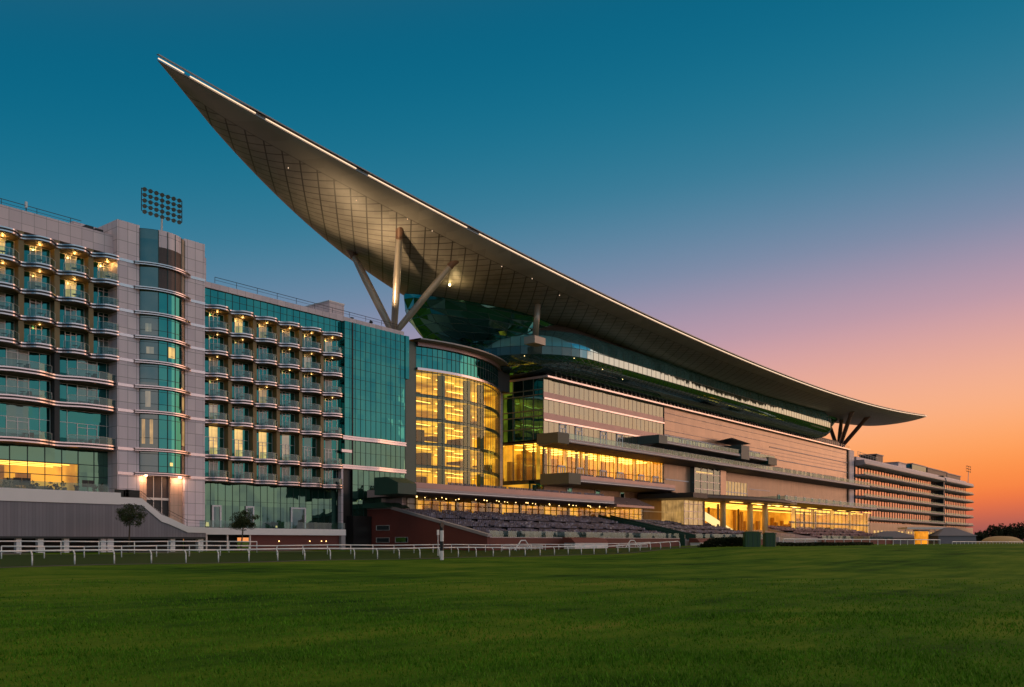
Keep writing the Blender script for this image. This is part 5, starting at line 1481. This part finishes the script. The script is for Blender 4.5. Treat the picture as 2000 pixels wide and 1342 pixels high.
for k in range(5):
    i = rd.choice([rd.randrange(8, 22), rd.randrange(22, 32)]); a = rd.choice((5, 6, 6)); p = Vector(rows2[a][i]).lerp(Vector(rows2[a + 1][i + 1]), rd.random())
    d = Vector((p.x - min(max(p.x, TX0), TX1), p.y - TYC, 0)).normalized() * .12; m.blob(p + d, (.10, .10, .10), k, 6, 4, 0.)
m.build('interior_lamp', lamp_mat('lounge_lamp', (1., .72, .3), 3.), lg)

# ------------------------------------------------------------------ raked seating
def seat_mat(name, base):
    m = pbr(name, base, .5, 0, .3, 2., spec=.4); nt = m.node_tree; p = [n for n in nt.nodes if n.type == 'BSDF_PRINCIPLED'][0]
    sn = N(nt, 'ShaderNodeVectorMath', operation='SNAP'); nt.links.new(N(nt, 'ShaderNodeNewGeometry').outputs['Position'], sn.inputs[0]); sn.inputs[1].default_value = (.56, 1.05, 9)
    wn = nt.nodes.new('ShaderNodeTexWhiteNoise'); nt.links.new(sn.outputs[0], wn.inputs['Vector'])
    nt.links.new(ramp(nt, wn.outputs['Value'], [(0, tuple(x * .35 for x in base)), (.6, base), (.88, tuple(x * 1.6 for x in base)), (1., (.34, .33, .36))]), p.inputs['Base Color'])
    return m


M['seat_blue'] = seat_mat('blue_plastic_seats', (.072, .080, .135)); M['seat_plum'] = seat_mat('plum_plastic_seats', (.15, .08, .12))
sc_ = MB(); sc_.box(-.23, .23, -.22, .20, .40, .46); sc_.box(-.23, .23, .20, .25, .44, .86); sc_.box(-.05, .05, -.05, .15, 0, .40)
SEAT = {k: raw(sc_, 'seat', M[k]) for k in ('seat_blue', 'seat_plum')}
sv = np.array(sc_.v); sf = sc_.f
M['step'] = pbr('step_concrete', (.38, .31, .32), .8, 0, .15, .5, streak=.3)


def seating(name, label, x0, x1, yf, yb, z0, z1, seat, side_left=None, skew=0., nrow=21, wall='redwall', gaps=(5, 6, 12, 13), glass=True):
    th = thing(name, label, 'seating', (x0, yf, 0), 'raked seating before the grandstand')
    dy = (yb - yf) / nrow; dz = (z1 - z0) / nrow
    m = MB()
    for i in range(nrow):
        sx = skew * i / nrow; m.box(x0 + sx, x1 + sx, yf + i * dy, yf + (i + 1) * dy, 0.02, z0 + (i + 1) * dz)
    m.build('steps', M['step'], th)
    for i in gaps[1::2]:                                  # low pale wall at the front of each tier
        sx = skew * i / nrow; yq = yf + (i + 1) * dy; zq = z0 + (i + 1) * dz
        f = MB(); f.box(x0 + sx, x1 + sx, yq - .16, yq - .003, zq + .004, zq + .62); f.build('tier_wall', M['concrete'], th)
    f = MB(); f.box(x0 - .1, x1 + .1, yf - .3, yf - .02, 0, z0 + .15); f.build('front_wall', M[wall], th)
    for i in gaps[1::2]:                                  # low pale wall at the front of each tier
        sx = skew * i / nrow; yq = yf + (i + 1) * dy; zq = z0 + (i + 1) * dz
        f = MB(); f.box(x0 + sx, x1 + sx, yq - .16, yq - .003, zq + .004, zq + .62); f.build('tier_wall', M['concrete'], th)
    f = MB(); f.box(x0 - .1, x1 + .1, yf - .34, yf + .02, z0 + .15, z0 + .28); f.build('coping', M['deck'], th)
    if glass:
        gl = MB(); gl.quad((x0, yf - .15, z0 + .28), (x1, yf - .15, z0 + .28), (x1, yf - .15, z0 + 1.35), (x0, yf - .15, z0 + 1.35)); gl.build('balustrade', M['balustrade'], th)
    pos = []
    for i in range(nrow):
        if i in gaps: continue
        sx = skew * i / nrow; x = x0 + .7 + sx
        while x < x1 - .6 + sx:
            k = (x - x0 - sx) % 9.5
            if k > 1.7: pos.append((x, yf + (i + .55) * dy, z0 + (i + 1) * dz))
            x += .56
    pos.sort(key=lambda p: p[0] * FX + p[1] * FY)
    for p in pos[:100]:
        link('seat', SEAT[seat], th, Vector(p) - th.location)
    rest = np.array(pos[100:]); nv = len(sv)
    V = (rest[:, None, :] + sv[None]).reshape(-1, 3) - np.array(th.location)
    me = bpy.data.meshes.new('seats')
    F_ = [tuple(i * nv + v for v in f) for i in range(len(rest)) for f in sf]
    me.from_pydata(V, [], F_); me.materials.append(M[seat]); tag(link('seat_rows', me, th), 'rows of folding seats', None, None, 'stuff')
    return th


S1 = seating('seating_bank', 'blue seating bank with a dark red side wall, next to the hotel', 114.8, 181, 96.8, 119.6, 2.2, 7.0, 'seat_blue', skew=1.5)
# sloping red side wall with windows
w = MB(); w.sideprism([(96.5, 0), (96.5, 2.5), (119.8, 7.7), (126.5, 7.7), (126.5, 0)], 114.0, 114.75); w.build('side_wall', M['redwall'], S1)
c = MB(); c.sideprism([(96.3, 2.5), (96.3, 2.95), (119.7, 8.15), (126.5, 8.15), (126.5, 7.7), (119.8, 7.7)], 113.85, 115.0); c.build('coping', M['concrete'], S1)
def side_at(px, py, X=113.98):
    dx, dy = ray(px); t = X / dx; return t * dy, CAMZ + t * (HZ - py) / F_PX
for (px0, py0, px1, py1, n) in ((701, 1015, 725, 1036, 2), (735, 1026, 761, 1036, 1), (701, 1051, 725, 1060, 1), (735, 1050, 761, 1060, 1), (772, 1049, 797, 1060, 1)):
    y0, z1 = side_at(px0, py0); y1, z0 = side_at(px1, py1); z1 = (z1 + side_at(px1, py0)[1]) / 2
    f = MB(); X = 113.98; t = .09
    ya, yb_ = sorted((y0, y1))
    f.box(X - .08, X, ya, ya + t, z0, z1); f.box(X - .08, X, yb_ - t, yb_, z0, z1); f.box(X - .08, X, ya + t, yb_ - t, z1 - t, z1); f.box(X - .08, X, ya + t, yb_ - t, z0, z0 + t)
    if n > 1: f.box(X - .07, X, (ya + yb_) / 2 - .04, (ya + yb_) / 2 + .04, z0 + t, z1 - t)
    o = f.build('window', M['alu'], S1)
    p = MB(); p.quad((X - .02, ya + t, z0 + t), (X - .02, yb_ - t, z0 + t), (X - .02, yb_ - t, z1 - t), (X - .02, ya + t, z1 - t)); p.build('pane', M['glass_tower'], o)
m = MB(); m.sideprism([(119, 7.9), (126, 7.9), (126, 8.7), (121, 8.9)], 112.8, 118.5); m.build('landing_canopy', M['green'], S1)
m = MB(); m.box(109.4, 113.8, 124.5, 127, 0, 6.4); m.build('passage_shade', M['black'], S1)  # black block painted as the darkness of the open passage

# green enclosed stair between the banks
th = thing('grandstand_stair', 'dark green sided stair dividing the blue seating banks', 'stair', (184, 97, 0))
for x in (182.8, 188.2):
    m = MB(); m.sideprism([(96.2, 0), (96.2, 3.3), (119.5, 8.3), (119.5, 0)], x, x + .3); m.build('side_wall', M['green'], th)
    m = MB(); m.path([(x + .15, 96.2, 4.1), (x + .15, 119.5, 9.1)], .05); m.build('handrail', M['alu'], th)
m = MB()
for i in range(22): m.box(183.1, 188.2, 96.4 + i * 1.05, 97.45 + i * 1.05, .02, 1.9 + i * .24)
m.build('steps', M['step'], th)
S2 = seating('seating_bank', 'blue seating bank with pale walkways between green stair and concrete ramp', 189, 232, 96.8, 119.6, 2.2, 6.6, 'seat_blue', skew=6, nrow=20, gaps=(3, 4, 8, 9, 14, 15))
th = thing('entrance_ramp', 'pale concrete ramp rising to the lit entrance hall', 'ramp', (252, 97, 0))
m = MB(); m.sideprism([(97, 0), (97, 2.0), (115, 4.3), (119, 4.3), (119, 0)], 239.2, 268); m.build('slab', M['concrete'], th)
for x in (239.0, 268.0):
    m = MB(); m.sideprism([(96.8, 0), (96.8, 3.0), (115, 5.4), (119, 5.4), (119, 0)], x, x + .3); m.build('side_wall', M['panel_band'], th)
m = MB(); m.path([(253.5, 97, 2.7), (253.5, 115, 5.2)], .06); m.path([(246, 97, 2.7), (246, 115, 5.2)], .06); m.build('handrail', M['alu'], th)
S3 = seating('seating_bank', 'plum coloured seating bank between the concrete ramp and the tents', 272, 356, 96.8, 119.0, 2.2, 6.2, 'seat_plum', skew=8, nrow=18, gaps=(4, 5, 9, 10, 13))
# small red roofed pavilions in front of the banks
for i, (px, wv) in enumerate(((1145, 11), (1385, 14))):
    q = atY(px, 1055, 94.2)
    th = thing('track_shelter', ('low red topped shelter by the green stair', 'low red topped shelter before the middle seating')[i], 'shelter', (q.x, q.y, 0), 'low red shelters by the track')
    m = MB(); m.box(q.x - wv / 2, q.x + wv / 2, 93, 95.4, .2, 1.5); m.build('body', M['white'], th)
    m = MB(); m.sideprism([(92.8, 1.5), (95.6, 1.5), (95.6, 2.5), (93.6, 2.3)], q.x - wv / 2 - .2, q.x + wv / 2 + .2); m.build('roof', M['redwall'], th)
# seat rows on the cantilevered decks
for (x0, x1, y, z, lab) in ((170, 214, 118.2, 16.7, 'blue seats along the deck before the lit hall'), (122, 176, 113.4, 11.9, 'blue seats along the long lower deck')):
    th = thing('seat_row', lab, 'seats', (x0, y, z)); k = 0; V = []
    x = x0
    while x < x1:
        if (x - x0) % 9 > 1: V.append((x, y, z))
        x += .58
    for p in V[:100]: link('seat', SEAT['seat_blue'], th, Vector(p) - th.location)
    m = MB(); m.box(x0 - .4, x1 + .4, y - .4, y + .5, z - .5, z - .01); m.build('riser', M['deck'], th)

# ------------------------------------------------------------------ far grandstand
fg = thing('far_grandstand', 'distant long grandstand of six stacked decks, beyond the crescent roof', 'grandstand', (500, 125, 0))
A0, A1, A2 = 392.0, 522.0, 616.0
def fgs(px): return atY(px, 1000, 121.4).x
XJ = fgs(1846); A2 = fgs(1901)
m = MB(); m.box(A0, A2 - 3, 125.3, 160, 0, 36.6); m.build('core', M['void'], fg)
lev = [35.1, 30.4, 25.8, 21.2, 16.5, 11.6]
m = MB()
for i, z in enumerate(lev[1:] + [5.5]): m.quad((A0, 125.2, z + .1), (A2 - 3, 125.2, z + .1), (A2 - 3, 125.2, lev[i] - .6), (A0, 125.2, lev[i] - .6))
m.build('glass_band', M['glass_far'], fg)
m = MB(); x = A0
while x < A2 - 3:
    m.box(x - .12, x + .12, 125.0, 125.2, 5.5, 34.5); x += 4.2
m.build('mullion', M['dark'], fg)
m = MB(); m.box(A0, A2 - 3, 124.6, 160, 36.2, 38.2); m.build('parapet', M['panel_band'], fg)
for i, z in enumerate(lev):
    for xa, xb in ((A0 + (0 if i in (0, 1, 3) else 8), XJ - 1.5), (XJ + 1.5, A2)):
        top = z + (.2 if i else 1.6)
        m = MB(); m.sideprism([(125.1, top), (121.4, top), (121.0, z - .2), (121.8, z - .6), (125.1, z - .85)], xa, xb); d = m.build('deck', M['far_deck'], fg)
        m = MB(); m.box(xa + .2, xb - .2, 120.9, 121.15, z - .2, z + .25); m.build('edge_trim', M['deck'], d)
        if i:
            m = MB(); m.quad((xa, 121.6, z + .2), (xb, 121.6, z + .2), (xb, 121.6, z + 1.2), (xa, 121.6, z + 1.2)); m.build('balustrade', M['balustrade'], d)
m = MB(); m.box(XJ - 1.2, XJ + 1.2, 121.9, 125.2, 3, 37.9); m.build('pier', M['dark'], fg)
m = MB(); m.box(A0, A2 - 3, 121, 125, 2, 10); m.build('lower_storey', M['brown_low'], fg)
m = MB()
for k in range(26):
    x = A0 + 12 + k * 5.3; m.box(x, x + 2.2, 120.9, 121, 5.6, 6.6)
m.build('lit_window', M['lit_a'], fg)
for i, (a, b, zt, lab) in enumerate(((1757, 1772, 40.2, 'small pale box on the far stand roof'), (1784, 1811, 41.2, 'teal clad box on the far stand roof'), (1814, 1851, 41.0, 'wide flat roofed box on the far stand roof'), (1852, 1878, 40.6, 'dark box at the outer end of the far stand roof'), (1714, 1727, 41.4, 'pair of small dark tanks on the far stand roof'))):
    xa, xb = atY(a, 920, 124.9).x, atY(b, 920, 124.9).x
    th = thing('roof_box', lab, 'roof structure', (xa, 126, 38.2), 'boxes on the far stand roof')
    m = MB(); m.box(xa, xb, 125.5, 133, 38.25, zt); m.build('wall', (M['glass_tower'] if i == 1 else M['panel_band'] if i == 0 else M['dark']), th)
    m = MB(); m.box(xa - .5, xb + .5, 125.1, 133.4, zt, zt + .35); m.build('cap', M['deck'], th)
th = thing('roof_platform', 'white railed roof platform at the near end of the far stand', 'platform', (A0 + 2, 124, 38))
m = MB(); xa, xb = A0 + 1, A0 + 30
m.path([(xa, 124.4, 40.4), (xb, 124.4, 39.6)], .09); m.path([(xa, 124.4, 39.5), (xb, 124.4, 39.0)], .07)
for k in range(9): m.tube((xa + (xb - xa) * k / 8, 124.4, 38.2), (xa + (xb - xa) * k / 8, 124.4, 40.4 - .8 * k / 8), .07, n=4)
m.build('railing', M['alu'], th)
floodlight(1887, 911, 1896, 921, 565, 3, 3, 36.5, 'slim distant floodlight mast beyond the far stand', 1890.5)

# ------------------------------------------------------------------ tents, mound and trees beyond
def tent(px0, px1, pyb, pyt, t, label, mat='tent', lit=False, peak=.6, name='marquee'):
    a, b = atT(px0, pyb, t), atT(px1, pyb, t); z0 = 0.; zt = CAMZ + t * (HZ - pyt) / F_PX; zm = z0 + (zt - z0) * .55
    th = thing(name, label, 'tent', (a.x, a.y, z0), 'tents at the far end of the course')
    u = Vector((b.x - a.x, b.y - a.y)); L = u.length; u /= L; v_ = Vector((FX, FY)); D = L * .6
    def P(s_, d, z): return (a.x + u.x * s_ * L + v_.x * d * D, a.y + u.y * s_ * L + v_.y * d * D, z)
    m = MB(); m.sheet([[P(0, 0, z0), P(1, 0, z0), P(1, 1, z0), P(0, 1, z0)], [P(.02, .02, zm), P(.98, .02, zm), P(.98, .98, zm), P(.02, .98, zm)]], True); m.build('wall', M[mat], th)
    r = MB(); r.add([P(-.02, -.03, zm), P(1.02, -.03, zm), P(1.02, 1.03, zm), P(-.02, 1.03, zm), P(peak - .12, .5, zt), P(peak + .12, .5, zt)], [(0, 1, 5, 4), (1, 2, 5), (2, 3, 4, 5), (3, 0, 4)]); r.build('roof', M[mat], th)
    return th


tent(1700, 1800, 1058, 1037, 330, 'low dark grey tent before the far stand', peak=.5)
tent(1832, 1908, 1058, 1030, 345, 'large peaked grey marquee at the end of the far stand', peak=.45)
a, b = atT(1793, 1058, 318), atT(1813, 1058, 318)
th = thing('lit_kiosk', 'small kiosk glowing orange between the tents', 'kiosk', (a.x, a.y, 0))
m = MB(); m.prism([(a.x, a.y), (b.x, b.y), (b.x + 3, b.y + 2), (a.x + 3, a.y + 2)], 0, 5.4); m.build('lit_front', lit_window('kiosk_glow', (1., .34, .02), .9, .02, .6), th)
m = MB(); m.prism([(a.x - .5, a.y - .3), (b.x + .5, b.y - .3), (b.x + 3.5, b.y + 2.3), (a.x + 2.5, a.y + 2.3)], 5.4, 5.9); m.build('roof', M['tent'], th)
th = thing('flat_canopy', 'long pale flat canopy behind the lit kiosk', 'canopy', (*atT(1775, 1030, 350).xy, 0))
a, b = atT(1772, 1030, 350), atT(1850, 1030, 350)
m = MB(); m.prism([(a.x, a.y), (b.x, b.y), (b.x + 5, b.y + 5), (a.x + 5, a.y + 5)], 6.6, 7.3); m.build('roof', M['white'], th)
m = MB()
for k in range(5): q = a.lerp(b, k / 4); m.tube((q.x + 1, q.y + 1, 0), (q.x + 1, q.y + 1, 6.6), .2, n=6)
m.build('post', M['alu'], th)
a, b = atT(1920, 1058, 420), atT(1992, 1058, 420); c = (a + b) / 2
th = thing('earth_covered_store', 'low tan mound shaped store before the trees', 'building', (c.x, c.y, 0))
m = MB(); rows = []
for i in range(9):
    e = PI / 2 * i / 8; rows.append([(c.x + 9.2 * math.cos(e) ** .7 * math.cos(2 * PI * j / 24), c.y + 9.2 * math.cos(e) ** .7 * math.sin(2 * PI * j / 24), 4.3 * math.sin(e)) for j in range(24)])
m.sheet(rows, True); m.build('mound', M['tan'], th, True)
for k, px in enumerate((1937, 1966)):
    q = atT(px, 1056, 410.5); d = MB(); d.box(q.x - 1.6, q.x + 1.6, q.y - .3, q.y + 6, 0, 1.9); d.build('doorway', M['tan'], th)
rt = random.Random(8)
TREES = [(1905, 1044, 530), (1915, 1037, 520), (1924, 1030, 535), (1936, 1025, 540), (1947, 1029, 520), (1957, 1024, 545), (1969, 1026, 530), (1979, 1020, 545), (1990, 1021, 530), (2003, 1018, 545), (2016, 1020, 530), (2031, 1016, 545), (2048, 1022, 530)]
for i, (px, py, t) in enumerate(TREES):
    q = atT(px, 1058, t); h = t * (1058 - py) / F_PX + 1.7
    tree('distant_tree', 'dark distant tree, %s in the line counting away from the far stand' % ORD[i], (q.x, q.y, 0), h, (3.2 + rt.random(), 3.2, h * .48), h * .54, 900, .62, 30 + i, M['leaf2'], 'distant trees beyond the far stand')
